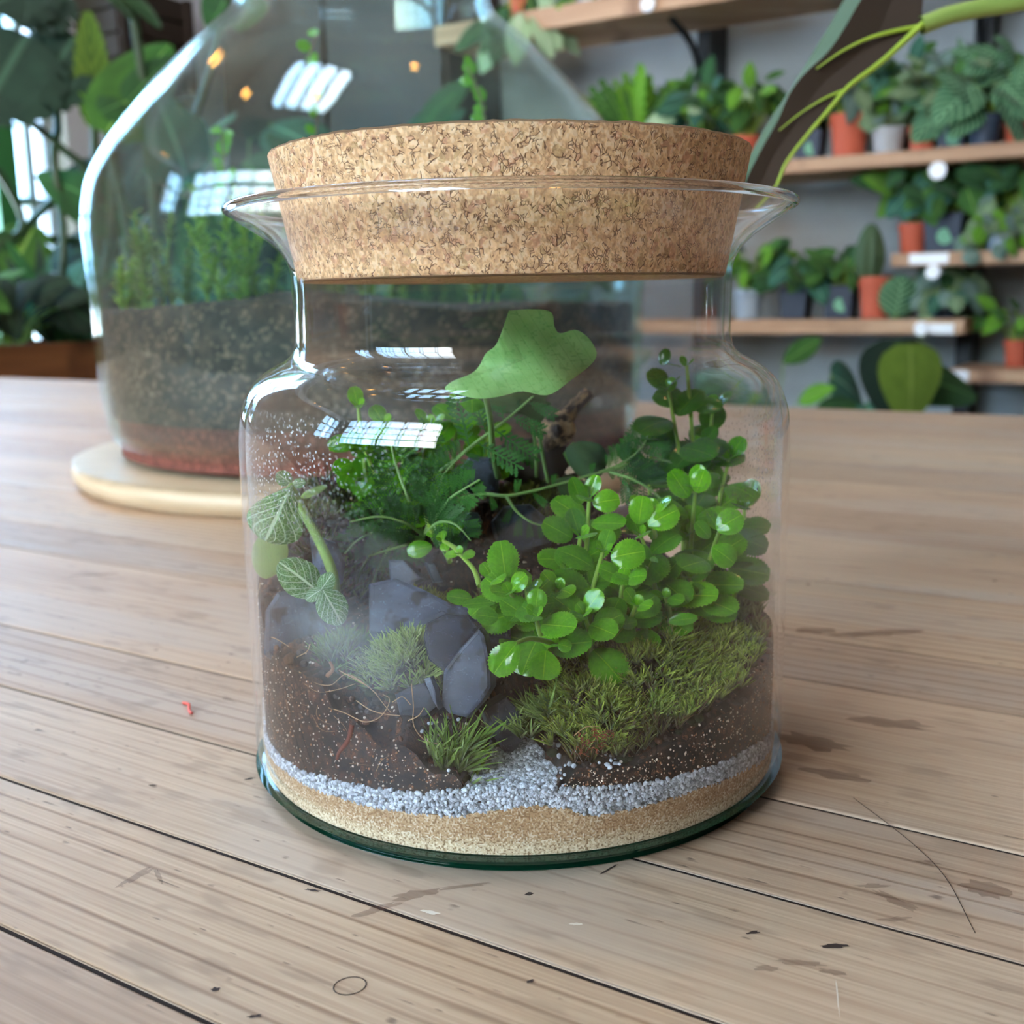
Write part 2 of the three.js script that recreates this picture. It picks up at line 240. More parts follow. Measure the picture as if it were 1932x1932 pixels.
// ================= THE SMALL JAR =================
const clearGlass = phys({ color: 0xffffff, transmission: 1, thickness: 0, specularIntensity: 0.78, roughness: 0, ior: 1.5 });
const solidGlass = phys({ color: 0xffffff, transmission: 1, thickness: 0.003, roughness: 0, ior: 1.5 });
const greenGlass = phys({ color: col(10, 62, 42), transmission: 0.4, thickness: 0.006, roughness: 0, ior: 1.5, attenuationColor: new THREE.Color(0.10, 0.62, 0.40), attenuationDistance: 0.03 });
const jar = thing('glass_jar', 'small clear glass terrarium jar with flared lip and dark green glass base', 'jar');
{
  const outer = smoothPath([[0.0836, 0.0047], [0.0843, 0.0072], [0.085, 0.0125], [0.0850, 0.03], [0.0850, 0.06], [0.0850, 0.09], [0.0849, 0.103], [0.0843, 0.1117], [0.0830, 0.1170], [0.0808, 0.1217], [0.0775, 0.1252], [0.0735, 0.1278], [0.0697, 0.1298], [0.0677, 0.1320], [0.0669, 0.1350], [0.0667, 0.1420], [0.0667, 0.1520], [0.0670, 0.1562], [0.0688, 0.1602], [0.0722, 0.1640], [0.0765, 0.1670], [0.0812, 0.1700], [0.0838, 0.1722]], 150);
  const T = 0.0019, inner = outer.map(([r, y], i) => { const a = outer[Math.max(0, i - 1)], b = outer[Math.min(outer.length - 1, i + 1)], l = Math.hypot(b[0] - a[0], b[1] - a[1]); return [r - T * (b[1] - a[1]) / l, y + T * (b[0] - a[0]) / l]; });
  part('jar_wall', lathe([...outer, ...inner.reverse(), outer[0]], 160), clearGlass, jar);
  const rim = []; for (let i = 0; i <= 16; i++) { const a = i / 16 * Math.PI * 2; rim.push([0.0838 + 0.00155 * Math.cos(a), 0.1733 + 0.0014 * Math.sin(a)]); }
  part('rim', lathe(rim, 160), solidGlass, jar);
  part('base_disc', lathe(smoothPath([[0.0002, 0.0003], [0.04, 0.0003], [0.0785, 0.0003], [0.0812, 0.0008], [0.0826, 0.0022], [0.0834, 0.0038], [0.0834, 0.0044], [0.0820, 0.0046], [0.04, 0.0046], [0.0002, 0.0046]], 70), 160), greenGlass, jar);
  // water that has condensed on the inside: mist and droplets
  const mist = tex(1536, 768, (u, v) => { // u round the jar from behind, v from 0.012 to 0.118 m up
    const az = (u - 0.5) * 360, y = 0.012 + v * 0.106, n = fbm(u * 18, v * 8, 18, 8, 400, 5);
    const spot = (a, h, da, dh, s) => s * Math.exp(-(((az - a) / da) ** 2) - (((y - h) / dh) ** 2));
    let m = spot(-36, 0.059, 13, 0.010, 0.32) + spot(-26, 0.050, 10, 0.008, 0.14) + spot(-78, 0.095, 18, 0.020, 0.30) + spot(80, 0.085, 11, 0.030, 0.36) + spot(-84, 0.04, 9, 0.04, 0.12) + (Math.abs(az) > 100 ? 0.04 : 0);
    m *= 0.3 + 0.6 * n;
    const c = cells(u * 420, v * 84, 420, 84, 410); const drop = c[0] < 0.30 && c[2] < 0.55 ? 1 : 0;
    const zone = spot(-62, 0.100, 26, 0.018, 1) + spot(64, 0.100, 26, 0.016, 1) + spot(-40, 0.11, 16, 0.008, 0.8);
    return clamp(m + (drop ? clamp(zone) * 0.5 * (0.4 + c[2]) : 0), 0, 0.85);
  }, false);
  const film = [[0.0827, 0.012], [0.0828, 0.06], [0.0828, 0.100], [0.0824, 0.1105], [0.0812, 0.118]], g = lathe(smoothPath(film, 40), 160), p = g.attributes.position, uv = g.attributes.uv;
  for (let i = 0; i < p.count; i++) uv.setXY(i, uv.getX(i), (p.getY(i) - 0.012) / 0.106);
  g.rotateY(Math.PI);
  part('condensation', g, std({ color: col(225, 228, 226), roughness: 1, transparent: true, alphaMap: mist }), jar).userData.kind = 'stuff';
}
const corkTex = (u, v) => { // 0.15 m round, 0.0375 m up
  const wu = u + (fbm(u * 40, v * 10, 40, 10, 500, 3) - 0.5) * 0.022, wv = v + (fbm(u * 40, v * 10, 40, 10, 520, 3) - 0.5) * 0.09;
  const a = cells(wu * 84, wv * 21, 84, 21, 530), b = cells(wu * 170, wv * 42, 170, 42, 540), n = fbm(u * 160, v * 40, 160, 40, 550, 2);
  let c = a[2] < 0.3 ? rgb(226, 178, 126) : a[2] < 0.6 ? rgb(240, 196, 144) : a[2] < 0.84 ? rgb(218, 166, 116) : a[2] < 0.95 ? rgb(212, 152, 114) : rgb(188, 150, 98);
  c = mix3(c, b[2] < 0.6 ? rgb(230, 184, 134) : rgb(190, 142, 98), 0.35);
  c = mix3(c, rgb(150, 112, 82), 0.35 * smooth(0.45, 0.8, n)); c = mix3(c, rgb(236, 208, 170), 0.5 * smooth(0.5, 0.25, n));
  const crack = 0.65 * smooth(0.12, 0.03, a[1] - a[0]) * smooth(0.62, 0.74, vn(u * 90, v * 22, 90, 22, 560)), fine = smooth(0.2, 0.05, b[1] - b[0]) * smooth(0.62, 0.78, vn(u * 110, v * 28, 110, 28, 570));
  return mix3(c, rgb(88, 54, 38), Math.max(crack, 0.6 * fine));
};
const corkMap = tex(1792, 448, corkTex), corkBump = tex(1024, 256, (u, v) => { const c = corkTex(u, v); return (c[0] + c[1] + c[2]) / 3; }, false);
{
  const r = (y) => 0.0646 + (y - 0.1526) * 0.193, pts = [[0.0002, 0.1526], [r(0.1526) - 0.0006, 0.1526], [r(0.1532), 0.1532]];
  for (let i = 1; i < 24; i++) { const y = lerp(0.1532, 0.1882, i / 24); pts.push([r(y), y]); }
  pts.push([r(0.1884), 0.1884], [r(0.189) - 0.0004, 0.189], [0.03, 0.1893], [0.0002, 0.1893]);
  const g = lathe(pts, 220), p = g.attributes.position, uv = g.attributes.uv, nn = g.attributes.normal;
  for (let i = 0; i < p.count; i++) if (Math.abs(nn.getY(i)) < 0.7) uv.setXY(i, uv.getX(i) * 3, (p.getY(i) - 0.1536) / 0.0375); else uv.setXY(i, p.getX(i) / 0.15, p.getZ(i) / 0.0375);
  for (let i = 0; i < p.count; i++) if (p.getY(i) > 0.1883 && Math.hypot(p.getX(i), p.getZ(i)) > 0.06) { const a = Math.atan2(p.getX(i), p.getZ(i)) * 40; p.setY(i, p.getY(i) + 0.0004 * (vn(a, 3, 4096, 4096, 9) - 0.6)); }
  single('cork_stopper', g, std({ map: corkMap, bumpMap: corkBump, bumpScale: 0.0008, roughness: 0.9 }), 'wide granulated cork stopper pushed into the neck of the small jar', 'cork');
}

// ================= GROUND INSIDE THE SMALL JAR =================
const RI = 0.0818;
const ramp = (t, x) => { if (x <= t[0][0]) return t[0][1]; for (let i = 1; i < t.length; i++) if (x <= t[i][0]) return lerp(t[i - 1][1], t[i][1], smooth(t[i - 1][0], t[i][0], x)); return t[t.length - 1][1]; };
const SAND = [[-180, 0.011], [-95, 0.0115], [-76, 0.0122], [-50, 0.0132], [-29, 0.0143], [-13, 0.0150], [-5, 0.0172], [2, 0.0190], [7, 0.0178], [13, 0.0145], [22, 0.0147], [34, 0.0151], [50, 0.0138], [62, 0.0112], [76, 0.0100], [180, 0.011]];
const GRAVEL = [[-180, 0.014], [-76, 0.0159], [-50, 0.0161], [-40, 0.0180], [-29, 0.0192], [-20, 0.0202], [-12, 0.0222], [0, 0.0230], [10, 0.0226], [22, 0.0211], [34, 0.0202], [50, 0.0190], [76, 0.0142], [180, 0.014]];
const CONTROL = [[-.071, .043, .047], [-.055, .055, .047], [-.062, .053, .045], [-.031, .065, .041], [-.045, .067, .038], [-.0195, .077, .026], [-.035, .074, .032], [-.0028, .055, .026], [.0, .08, .023], [.014, .07, .026], [.0304, .0767, .027], [.0456, .0688, .031], [.063, .053, .034], [.0726, .039, .038], [.081, .02, .042], [.034, .045, .043], [.02, .055, .035], [.0674, .03, .041], [.04, .03, .047], [.077, 0, .045], [.08, -.02, .044], [-.011, .06, .037], [-.03, .05, .041], [-.012, .04, .05], [-.034, .03, .055], [-.046, .008, .054], [0, .02, .054], [-.0144, -.01, .068], [-.013, -.03, .076], [.006, -.03, .077], [.02, -.05, .083], [-.06, -.02, .088], [-.063, 0, .077], [-.076, .02, .060], [-.065, .04, .051], [.03, 0, .056], [.05, -.02, .052], [.06, -.045, .048], [.035, -.06, .056], [0, -.078, .082], [-.04, -.06, .09], [-.07, -.04, .085]];
const PATH = (x, z) => smooth(1.2, 0.7, (Math.abs(x + 0.002) + 0.005 * (vn(x * 400 + 50, z * 400 + 50) - 0.5)) / lerp(0.006, 0.0135, clamp((z - 0.052) / 0.03))) * smooth(0.046, 0.056, z);
const gravelH = (x, z) => ramp(GRAVEL, Math.atan2(x, z) * 180 / Math.PI) + (z > 0.05 ? 0.0035 * smooth(0.082, 0.056, z) * PATH(x, z) : 0);
const soilRaw = (x, z) => { let a = 0, b = 0; for (const [cx, cz, h] of CONTROL) { const w = 1 / ((cx - x) ** 2 + (cz - z) ** 2 + 2e-5) ** 1.8; a += w * h; b += w; } return a / b; };
const soilH = (x, z) => { const h = soilRaw(x, z) + (fbm(x * 260 + 40, z * 260 + 40, 4096, 4096, 77, 3) - 0.5) * 0.004; return lerp(h, gravelH(x, z) - 0.003, PATH(x, z)); };
function bed(bottom, top, R, nr = 40, na = 240) { // a round filling: wall and top
  const pos = [], idx = [], uv = [];
  for (let i = 0; i <= nr; i++) for (let j = 0; j <= na; j++) { const r = R * i / nr, a = j / na * Math.PI * 2, x = r * Math.sin(a), z = r * Math.cos(a); pos.push(x, top(x, z), z); uv.push(x / 0.08, z / 0.08); }
  const w = na + 1; for (let i = 0; i < nr; i++) for (let j = 0; j < na; j++) { const a = i * w + j, b = a + w; idx.push(a, b, a + 1, a + 1, b, b + 1); }
  const o = pos.length / 3, nk = 10;
  for (let k = 0; k <= nk; k++) for (let j = 0; j <= na; j++) { const a = j / na * Math.PI * 2, x = R * Math.sin(a), z = R * Math.cos(a), y = lerp(top(x, z), bottom(x, z), k / nk); pos.push(x, y, z); uv.push(a * R / 0.08, y / 0.08); }
  for (let k = 0; k < nk; k++) for (let j = 0; j < na; j++) { const a = o + k * w + j, b = a + w; idx.push(a, b, a + 1, a + 1, b, b + 1); }
  return geo(pos, idx, null, uv);
}
const sandTex = tex(1024, 1024, (u, v) => { const n = hash(u * 1024, v * 1024, 3), m = vn(u * 210, v * 210, 210, 210, 4), b = fbm(u * 6, v * 14, 6, 14, 610, 4), y = v * 0.08; let c = mix3(rgb(158, 120, 80), rgb(196, 164, 124), b); c = mix3(c, rgb(240, 230, 208), smooth(0.58, 0.8, m) * lerp(0.95, 0.5, smooth(0.007, 0.012, y))); c = mix3(c, rgb(228, 208, 172), smooth(0.0105, 0.0065, y + (b - 0.5) * 0.004) * 0.7); if (n > 0.985) c = mix3(c, rgb(90, 66, 48), 0.8); return mix3(c, rgb(120, 84, 50), smooth(0.36, 0.12, m) * 0.65); });
const sand = single('sand_layer', bed(() => 0.0049, (x, z) => ramp(SAND, Math.atan2(x, z) * 180 / Math.PI), 0.0824, 4), std({ map: sandTex, bumpMap: sandTex, bumpScale: 0.0003, roughness: 0.85 }), 'layer of tan sand at the bottom of the small jar', 'sand');
sand.userData.kind = 'stuff';
const soilTex = tex(1024, 1024, (u, v) => { const c = cells(u * 90, v * 90, 90, 90, 620), d = cells(u * 42, v * 42, 42, 42, 630), n = fbm(u * 24, v * 24, 24, 24, 640, 4); let k = mix3(rgb(9, 6, 5), rgb(74, 47, 33), smooth(0.3, 0.75, n) * 0.75 + 0.25 * c[2]); k = mix3(k, rgb(112, 66, 40), smooth(0.62, 0.75, fbm(u * 40, v * 24, 40, 24, 645, 3)) * 0.6); k = mix3(k, rgb(120, 76, 48), d[2] > 0.86 && d[0] < 0.42 ? 0.7 : 0); k = mix3(k, rgb(12, 9, 8), smooth(0.14, 0.02, c[1] - c[0]) * 0.7); if (c[2] > 0.965 && c[0] < 0.25) k = rgb(214, 190, 168); return k; });
const soilMat = std({ map: soilTex, bumpMap: soilTex, bumpScale: 0.0012, roughness: 0.75 });
const soil = thing('potting_soil', 'dark brown potting soil heaped higher at the back of the small jar', 'soil'); soil.userData.kind = 'stuff';
part('soil_mound', bed((x, z) => Math.min(ramp(GRAVEL, Math.atan2(x, z) * 180 / Math.PI) - 0.0015, soilH(x, z) - 0.0004), soilH, 0.0818, 70, 300), soilMat, soil);
const gravel = thing('grey_gravel', 'pale grey gravel band under the soil with a path at the front', 'gravel'); gravel.userData.kind = 'stuff';
part('gravel_bed', bed((x, z) => ramp(SAND, Math.atan2(x, z) * 180 / Math.PI) - 0.001, (x, z) => gravelH(x, z) - 0.0005, 0.0817, 40, 240), std({ color: col(140, 144, 150), roughness: 0.8 }), gravel);
function scatter(name, g, mat, list, parent) { // list: [x, y, z, size, [r, g, b]]
  const m = new THREE.InstancedMesh(g, mat, list.length), q = new THREE.Quaternion(), e = new THREE.Euler(), c = new THREE.Color(), M = new THREE.Matrix4(), r = rand(list.length);
  list.forEach(([x, y, z, s, k], i) => { q.setFromEuler(e.set(r() * 6, r() * 6, r() * 6)); m.setMatrixAt(i, M.compose(V(x, y, z), q, V(s * (0.8 + 0.5 * r()), s * (0.7 + 0.5 * r()), s))); m.setColorAt(i, c.setRGB(...k, THREE.SRGBColorSpace)); });
  m.name = name; m.castShadow = m.receiveShadow = true; m.userData.kind = 'stuff'; parent.add(m); return m;
}
const grainGeo = warp(new THREE.IcosahedronGeometry(1, 1), 0.25, 1.7, 5);
{
  const r = rand(21), list = [], grey = () => { const k = 0.50 + 0.42 * r(); return [k * 0.96, k * 0.985, k * 1.02]; };
  for (let i = 0; i < 5200; i++) { const az = -95 + 190 * r(), a = az * Math.PI / 180, y = lerp(ramp(SAND, az) - 0.0004, ramp(GRAVEL, az) + 0.0006 * (r() - 0.3), Math.pow(r(), 0.85)); list.push([0.0820 * Math.sin(a), y, 0.0820 * Math.cos(a), 0.00038 + 0.00026 * r(), grey()]); }
  for (let i = 0; i < 9000 && list.length < 7600; i++) { const x = -0.022 + 0.042 * r(), z = 0.048 + 0.034 * r(); if (Math.hypot(x, z) > 0.0815 || r() > PATH(x, z) * 1.2) continue; list.push([x, gravelH(x, z) + 0.0003 * r(), z, 0.00042 + 0.00034 * r(), grey()]); }
  for (let i = 0; i < 90; i++) { const x = -0.028 + 0.055 * r(), z = 0.064 + 0.017 * r(); if (Math.hypot(x, z) > 0.0812) continue; list.push([x, soilH(x, z) + 0.0004, z, 0.0004 + 0.0004 * r() ** 2, grey()]); }
  scatter('gravel_grain', grainGeo, std({ roughness: 0.6 }), list, gravel);
  const fleck = [];
  for (let i = 0; i < 1500; i++) { const az = -85 + 170 * r(); if (Math.abs(az + 2) < 9) continue; const a = az * Math.PI / 180, x = RI * Math.sin(a), z = RI * Math.cos(a), y = lerp(ramp(GRAVEL, az), soilH(x, z), r()); const w = r(); fleck.push([x, y, z, 0.00012 + 0.00022 * r() ** 2, w < 0.5 ? [0.85, 0.78, 0.7] : w < 0.8 ? [0.62, 0.42, 0.28] : [0.4, 0.28, 0.2]]); }
  for (let i = 0; i < 2600; i++) { const x = -0.08 + 0.16 * r(), z = -0.06 + 0.14 * r(); if (Math.hypot(x, z) > 0.081 || PATH(x, z) > 0.3) continue; const w = r(); fleck.push([x, soilH(x, z), z, w < 0.12 ? 0.0004 : 0.0005 + 0.0011 * r() ** 2, w < 0.12 ? [0.8, 0.74, 0.66] : w < 0.4 ? [0.36, 0.22, 0.14] : [0.15, 0.1, 0.08]]); }
  scatter('soil_crumb', grainGeo, std({ roughness: 0.6 }), fleck, soil);
  // roots and fibres at the front of the soil
  const rootMat = std({ color: col(176, 136, 92), roughness: 0.6 }), redRoot = std({ color: col(112, 56, 40), roughness: 0.7 });
  const front = (px, py) => { const v = ray(px, py), a = v.x * v.x + v.z * v.z, b = EYE.x * v.x + EYE.z * v.z, c = EYE.x ** 2 + EYE.z ** 2 - 0.0817 ** 2, D = b * b - a * c; return EYE.clone().addScaledVector(v, D > 0 ? (-b - Math.sqrt(D)) / a : -b / a); };
  const fibre = (pts, w = 0.00016, m = rootMat) => part('root_fibre', tube(pts.map((p) => front(...p)), w, w * 0.6, 28, 5), m, soil);
  [[[565, 1268], [600, 1290], [625, 1292], [655, 1272], [700, 1300], [712, 1310]], [[640, 1265], [700, 1300], [725, 1330], [738, 1345]], [[620, 1335], [650, 1345], [690, 1362], [720, 1350], [735, 1318], [722, 1310]], [[672, 1322], [700, 1340], [730, 1348], [755, 1350]], [[590, 1350], [605, 1375], [630, 1380], [655, 1370]], [[600, 1330], [598, 1350], [620, 1365], [650, 1360]], [[776, 1290], [780, 1330], [781, 1370], [800, 1395], [830, 1405]], [[740, 1325], [760, 1315], [775, 1330]], [[491, 1100], [485, 1140], [490, 1180], [487, 1225]], [[540, 1320], [545, 1340], [555, 1352]], [[585, 1215], [580, 1228], [560, 1240]], [[710, 1455], [720, 1435], [745, 1422], [765, 1415]], [[660, 1440], [690, 1443], [715, 1444]], [[500, 1200], [520, 1205], [545, 1220]], [[770, 1360], [790, 1350], [800, 1335]], [[630, 1350], [650, 1370], [662, 1395]], [[1083, 1388], [1105, 1372], [1130, 1370]], [[575, 1290], [600, 1305], [640, 1300], [670, 1290]], [[548, 1310], [575, 1330], [600, 1325]]].forEach((a) => fibre(a));
  fibre([[665, 1365], [658, 1395], [640, 1420], [636, 1432]], 0.0009, redRoot);
  fibre([[618, 1275], [628, 1262], [622, 1248]], 0.0007, std({ color: col(136, 88, 56) }));
  for (let i = 0; i < 46; i++) { const x0 = 1085 + 70 * r(), y0 = 1380 + 45 * r(); fibre([[x0, y0], [x0 + 12 * (r() - 0.3), y0 - 9 * r()], [x0 + 30 * (r() - 0.3), y0 - 14 * r() + 5]], 0.00012, i % 3 ? std({ color: col(150, 78, 44) }) : redRoot); }
}

// ================= STONES =================
const slateTex = tex(768, 768, (u, v) => { const n = fbm(u * 6, v * 16, 6, 16, 700, 5), m = fbm(u * 60, v * 60, 60, 60, 710, 3); let c = mix3(rgb(34, 40, 50), rgb(78, 88, 104), n); c = mix3(c, rgb(120, 132, 150), smooth(0.66, 0.85, m) * 0.5); return mix3(c, rgb(20, 23, 28), smooth(0.36, 0.2, fbm(u * 10, v * 10, 10, 10, 720, 3))); });
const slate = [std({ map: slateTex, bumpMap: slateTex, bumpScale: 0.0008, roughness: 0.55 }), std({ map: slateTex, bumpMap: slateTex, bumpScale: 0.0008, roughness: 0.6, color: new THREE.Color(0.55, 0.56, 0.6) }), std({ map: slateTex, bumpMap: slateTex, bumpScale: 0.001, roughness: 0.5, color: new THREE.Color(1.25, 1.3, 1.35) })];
function slab(px, z, depth, tilt, turn, m, label, bevel = 0.0012) {
  const p = px.map((a) => at(a[0], a[1], z)), c = p.reduce((s, a) => s.add(a), V(0, 0, 0)).divideScalar(p.length);
  const sh = new THREE.Shape(p.map((a) => new THREE.Vector2(a.x - c.x, a.y - c.y)));
  let g = new THREE.ExtrudeGeometry(sh, { depth, bevelEnabled: true, bevelThickness: bevel, bevelSize: bevel * 0.9, bevelOffset: -bevel * 0.9, bevelSegments: 2, steps: 2 });
  g.translate(0, 0, -depth); g.deleteAttribute('uv'); g = mergeVertices(g, 1e-6); g.computeVertexNormals(); warp(g, 0.0005, 300, px.length); g = toCreasedNormals(g, 0.5);
  metricUV(g, 1 / 0.05); g.rotateX(tilt); g.rotateY(turn);
  const o = single('slate_stone', g, m, label, 'stone'); o.position.copy(c); return o;
}
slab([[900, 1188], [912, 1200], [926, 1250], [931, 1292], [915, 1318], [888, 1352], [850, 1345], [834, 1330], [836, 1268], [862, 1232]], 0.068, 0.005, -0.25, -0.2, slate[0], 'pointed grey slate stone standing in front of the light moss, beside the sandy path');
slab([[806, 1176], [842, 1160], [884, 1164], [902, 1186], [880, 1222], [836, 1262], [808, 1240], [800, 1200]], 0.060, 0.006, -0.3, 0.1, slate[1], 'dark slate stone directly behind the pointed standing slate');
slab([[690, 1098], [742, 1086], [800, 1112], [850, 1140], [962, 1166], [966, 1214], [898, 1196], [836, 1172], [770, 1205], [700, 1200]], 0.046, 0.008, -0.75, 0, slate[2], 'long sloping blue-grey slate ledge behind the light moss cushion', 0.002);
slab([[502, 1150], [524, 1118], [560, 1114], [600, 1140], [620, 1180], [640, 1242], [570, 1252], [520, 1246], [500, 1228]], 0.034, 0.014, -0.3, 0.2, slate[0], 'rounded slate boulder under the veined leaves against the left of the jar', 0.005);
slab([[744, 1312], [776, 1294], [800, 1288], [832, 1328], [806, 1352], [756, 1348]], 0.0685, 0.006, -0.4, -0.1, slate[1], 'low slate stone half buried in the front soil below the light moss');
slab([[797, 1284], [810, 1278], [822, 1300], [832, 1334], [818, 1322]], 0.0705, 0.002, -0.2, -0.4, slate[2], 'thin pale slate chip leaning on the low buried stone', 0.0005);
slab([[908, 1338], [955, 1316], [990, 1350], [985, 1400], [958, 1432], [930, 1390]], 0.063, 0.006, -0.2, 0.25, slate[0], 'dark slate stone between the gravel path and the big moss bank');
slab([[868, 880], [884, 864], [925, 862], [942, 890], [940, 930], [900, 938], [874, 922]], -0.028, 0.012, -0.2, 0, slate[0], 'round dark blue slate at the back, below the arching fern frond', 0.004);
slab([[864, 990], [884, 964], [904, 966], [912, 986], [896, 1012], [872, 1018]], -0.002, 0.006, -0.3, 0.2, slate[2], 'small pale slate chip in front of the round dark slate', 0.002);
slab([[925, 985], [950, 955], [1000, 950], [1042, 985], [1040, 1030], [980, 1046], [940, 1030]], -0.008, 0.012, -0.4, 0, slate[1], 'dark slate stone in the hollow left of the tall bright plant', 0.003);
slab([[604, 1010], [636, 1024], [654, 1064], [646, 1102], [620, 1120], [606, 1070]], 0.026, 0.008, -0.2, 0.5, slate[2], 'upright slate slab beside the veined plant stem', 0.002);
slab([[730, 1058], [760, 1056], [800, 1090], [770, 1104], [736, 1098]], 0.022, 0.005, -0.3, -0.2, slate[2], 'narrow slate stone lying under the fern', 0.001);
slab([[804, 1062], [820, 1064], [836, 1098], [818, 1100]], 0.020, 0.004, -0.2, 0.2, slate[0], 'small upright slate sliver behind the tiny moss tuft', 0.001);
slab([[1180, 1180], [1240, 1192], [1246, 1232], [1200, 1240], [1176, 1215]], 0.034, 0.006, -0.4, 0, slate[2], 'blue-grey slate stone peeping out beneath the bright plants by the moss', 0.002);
slab([[1120, 1000], [1160, 962], [1196, 956], [1190, 985], [1150, 1022]], -0.004, 0.006, -0.1, 0.2, std({ color: col(92, 62, 54), roughness: 0.5 }), 'reddish brown stone between the two tallest bright plants', 0.002);
{ // a knobbly piece of bark
  const b = thing('bark_piece', 'knobbly tan and grey piece of bark at the back of the small jar', 'bark'), m = std({ map: tex(256, 256, (u, v) => { const n = fbm(u * 8, v * 8, 8, 8, 730, 5); return mix3(rgb(70, 56, 46), rgb(196, 160, 118), smooth(0.3, 0.7, n)); }), bumpMap: corkBump, bumpScale: 0.002, roughness: 0.9 });
  const p = (x, y, z) => at(x, y, z);
  part('limb', warp(tube([p(1022, 850, -0.045), p(1040, 812, -0.047), p(1075, 775, -0.05), p(1110, 742, -0.054)], 0.0042, 0.0026, 30, 14), 0.0016, 320, 3), m, b);
  part('knot', warp(new THREE.IcosahedronGeometry(0.0062, 4).translate(...p(1050, 806, -0.047).toArray()), 0.002, 260, 8), m, b);
  part('foot', warp(new THREE.SphereGeometry(0.0095, 24, 16).scale(1.6, 0.9, 1).translate(...p(1000, 870, -0.05).toArray()), 0.003, 200, 12), std({ color: col(60, 46, 38), roughness: 0.9 }), b);
}

// ================= MOSS =================
const bladeMat = phys({ vertexColors: true, roughness: 1, transmission: 0.25, thickness: 0 });
function blade(pos, idx, color, o, d, side, len, wid, c0, c1, bend) {
  const b = pos.length / 3, n = 3, drop = V(0, -1, 0);
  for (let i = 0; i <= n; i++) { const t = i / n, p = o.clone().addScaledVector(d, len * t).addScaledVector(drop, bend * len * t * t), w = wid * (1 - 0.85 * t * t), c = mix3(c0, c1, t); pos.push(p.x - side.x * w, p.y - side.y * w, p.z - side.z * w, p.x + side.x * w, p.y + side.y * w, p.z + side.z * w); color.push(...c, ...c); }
  for (let i = 0; i < n; i++) { const a = b + i * 2; idx.push(a, a + 1, a + 2, a + 1, a + 3, a + 2); }
}
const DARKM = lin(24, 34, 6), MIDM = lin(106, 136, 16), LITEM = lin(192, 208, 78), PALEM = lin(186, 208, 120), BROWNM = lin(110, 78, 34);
// tufts: how many, inside: whether (x, z) belongs to the cushion, lift: how much it bulges over the soil
function moss(label, { n, box: [x0, x1, z0, z1], inside, lift = () => 0.001, len = 0.0045, wid = 0.00026, blades = 9, spread = 0.8, seed, pal = [DARKM, MIDM, LITEM], brown = 0 }) {
  const r = rand(seed), pos = [], idx = [], color = [], core = [], m = thing('moss_cushion', label, 'moss');
  for (let i = 0, k = 0; i < n && k < n * 20; k++) {
    const x = lerp(x0, x1, r()), z = lerp(z0, z1, r()); if (Math.hypot(x, z) > 0.0802 || !inside(x, z)) continue; i++;
    const y = soilH(x, z) + lift(x, z), o = V(x, y, z), e = 0.002;
    const up = V(-(soilH(x + e, z) + lift(x + e, z) - soilH(x - e, z) - lift(x - e, z)) / (2 * e), 1, -(soilH(x, z + e) + lift(x, z + e) - soilH(x, z - e) - lift(x, z - e)) / (2 * e)).normalize().add(V(0, 0.5, 0)).normalize();
    core.push([x, y - 0.001, z]); const tone = r(), dead = r() < brown;
    for (let j = 0; j < blades; j++) { const a = r() * 6.283, s = spread * Math.sqrt(r()), d = up.clone().add(V(Math.cos(a) * s, 0, Math.sin(a) * s)).normalize(), side = d.clone().cross(V(r() - 0.5, r() - 0.5, r() - 0.5)).normalize(), k0 = 0.7 + 0.6 * r();
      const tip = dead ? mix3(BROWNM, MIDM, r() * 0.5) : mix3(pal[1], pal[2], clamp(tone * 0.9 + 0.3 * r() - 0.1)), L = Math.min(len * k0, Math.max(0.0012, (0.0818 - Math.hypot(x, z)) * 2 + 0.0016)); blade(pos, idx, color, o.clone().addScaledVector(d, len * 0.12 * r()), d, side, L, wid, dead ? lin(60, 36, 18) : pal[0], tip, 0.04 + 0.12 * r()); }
  }
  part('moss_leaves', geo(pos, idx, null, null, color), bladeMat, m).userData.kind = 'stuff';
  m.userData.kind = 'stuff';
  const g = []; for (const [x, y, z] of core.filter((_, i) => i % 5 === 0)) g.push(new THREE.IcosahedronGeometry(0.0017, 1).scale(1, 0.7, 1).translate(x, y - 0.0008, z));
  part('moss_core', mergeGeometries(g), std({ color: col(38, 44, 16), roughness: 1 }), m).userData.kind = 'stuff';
}
const ell = (cx, cz, rx, rz) => (x, z) => ((x - cx) / rx) ** 2 + ((z - cz) / rz) ** 2 < 1;
const dome = (cx, cz, rx, rz, h) => (x, z) => h * Math.max(0, 1 - ((x - cx) / rx) ** 2 - ((z - cz) / rz) ** 2);
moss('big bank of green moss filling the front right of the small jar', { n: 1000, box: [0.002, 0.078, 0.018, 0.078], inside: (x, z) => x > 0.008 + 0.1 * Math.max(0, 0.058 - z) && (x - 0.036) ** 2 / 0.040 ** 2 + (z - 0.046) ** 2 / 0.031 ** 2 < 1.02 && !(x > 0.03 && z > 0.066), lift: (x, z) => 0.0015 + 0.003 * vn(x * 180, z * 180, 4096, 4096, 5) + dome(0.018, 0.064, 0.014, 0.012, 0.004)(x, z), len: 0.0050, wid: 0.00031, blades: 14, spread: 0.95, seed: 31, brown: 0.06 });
moss('light green fluffy moss cushion between the pointed slate and the soil bank', { n: 210, box: [-0.045, -0.018, 0.044, 0.066], inside: ell(-0.030, 0.054, 0.0130, 0.010), lift: dome(-0.030, 0.054, 0.014, 0.012, 0.012), len: 0.0058, blades: 11, spread: 0.9, seed: 32, pal: [DARKM, lin(150, 188, 64), lin(216, 232, 146)] });
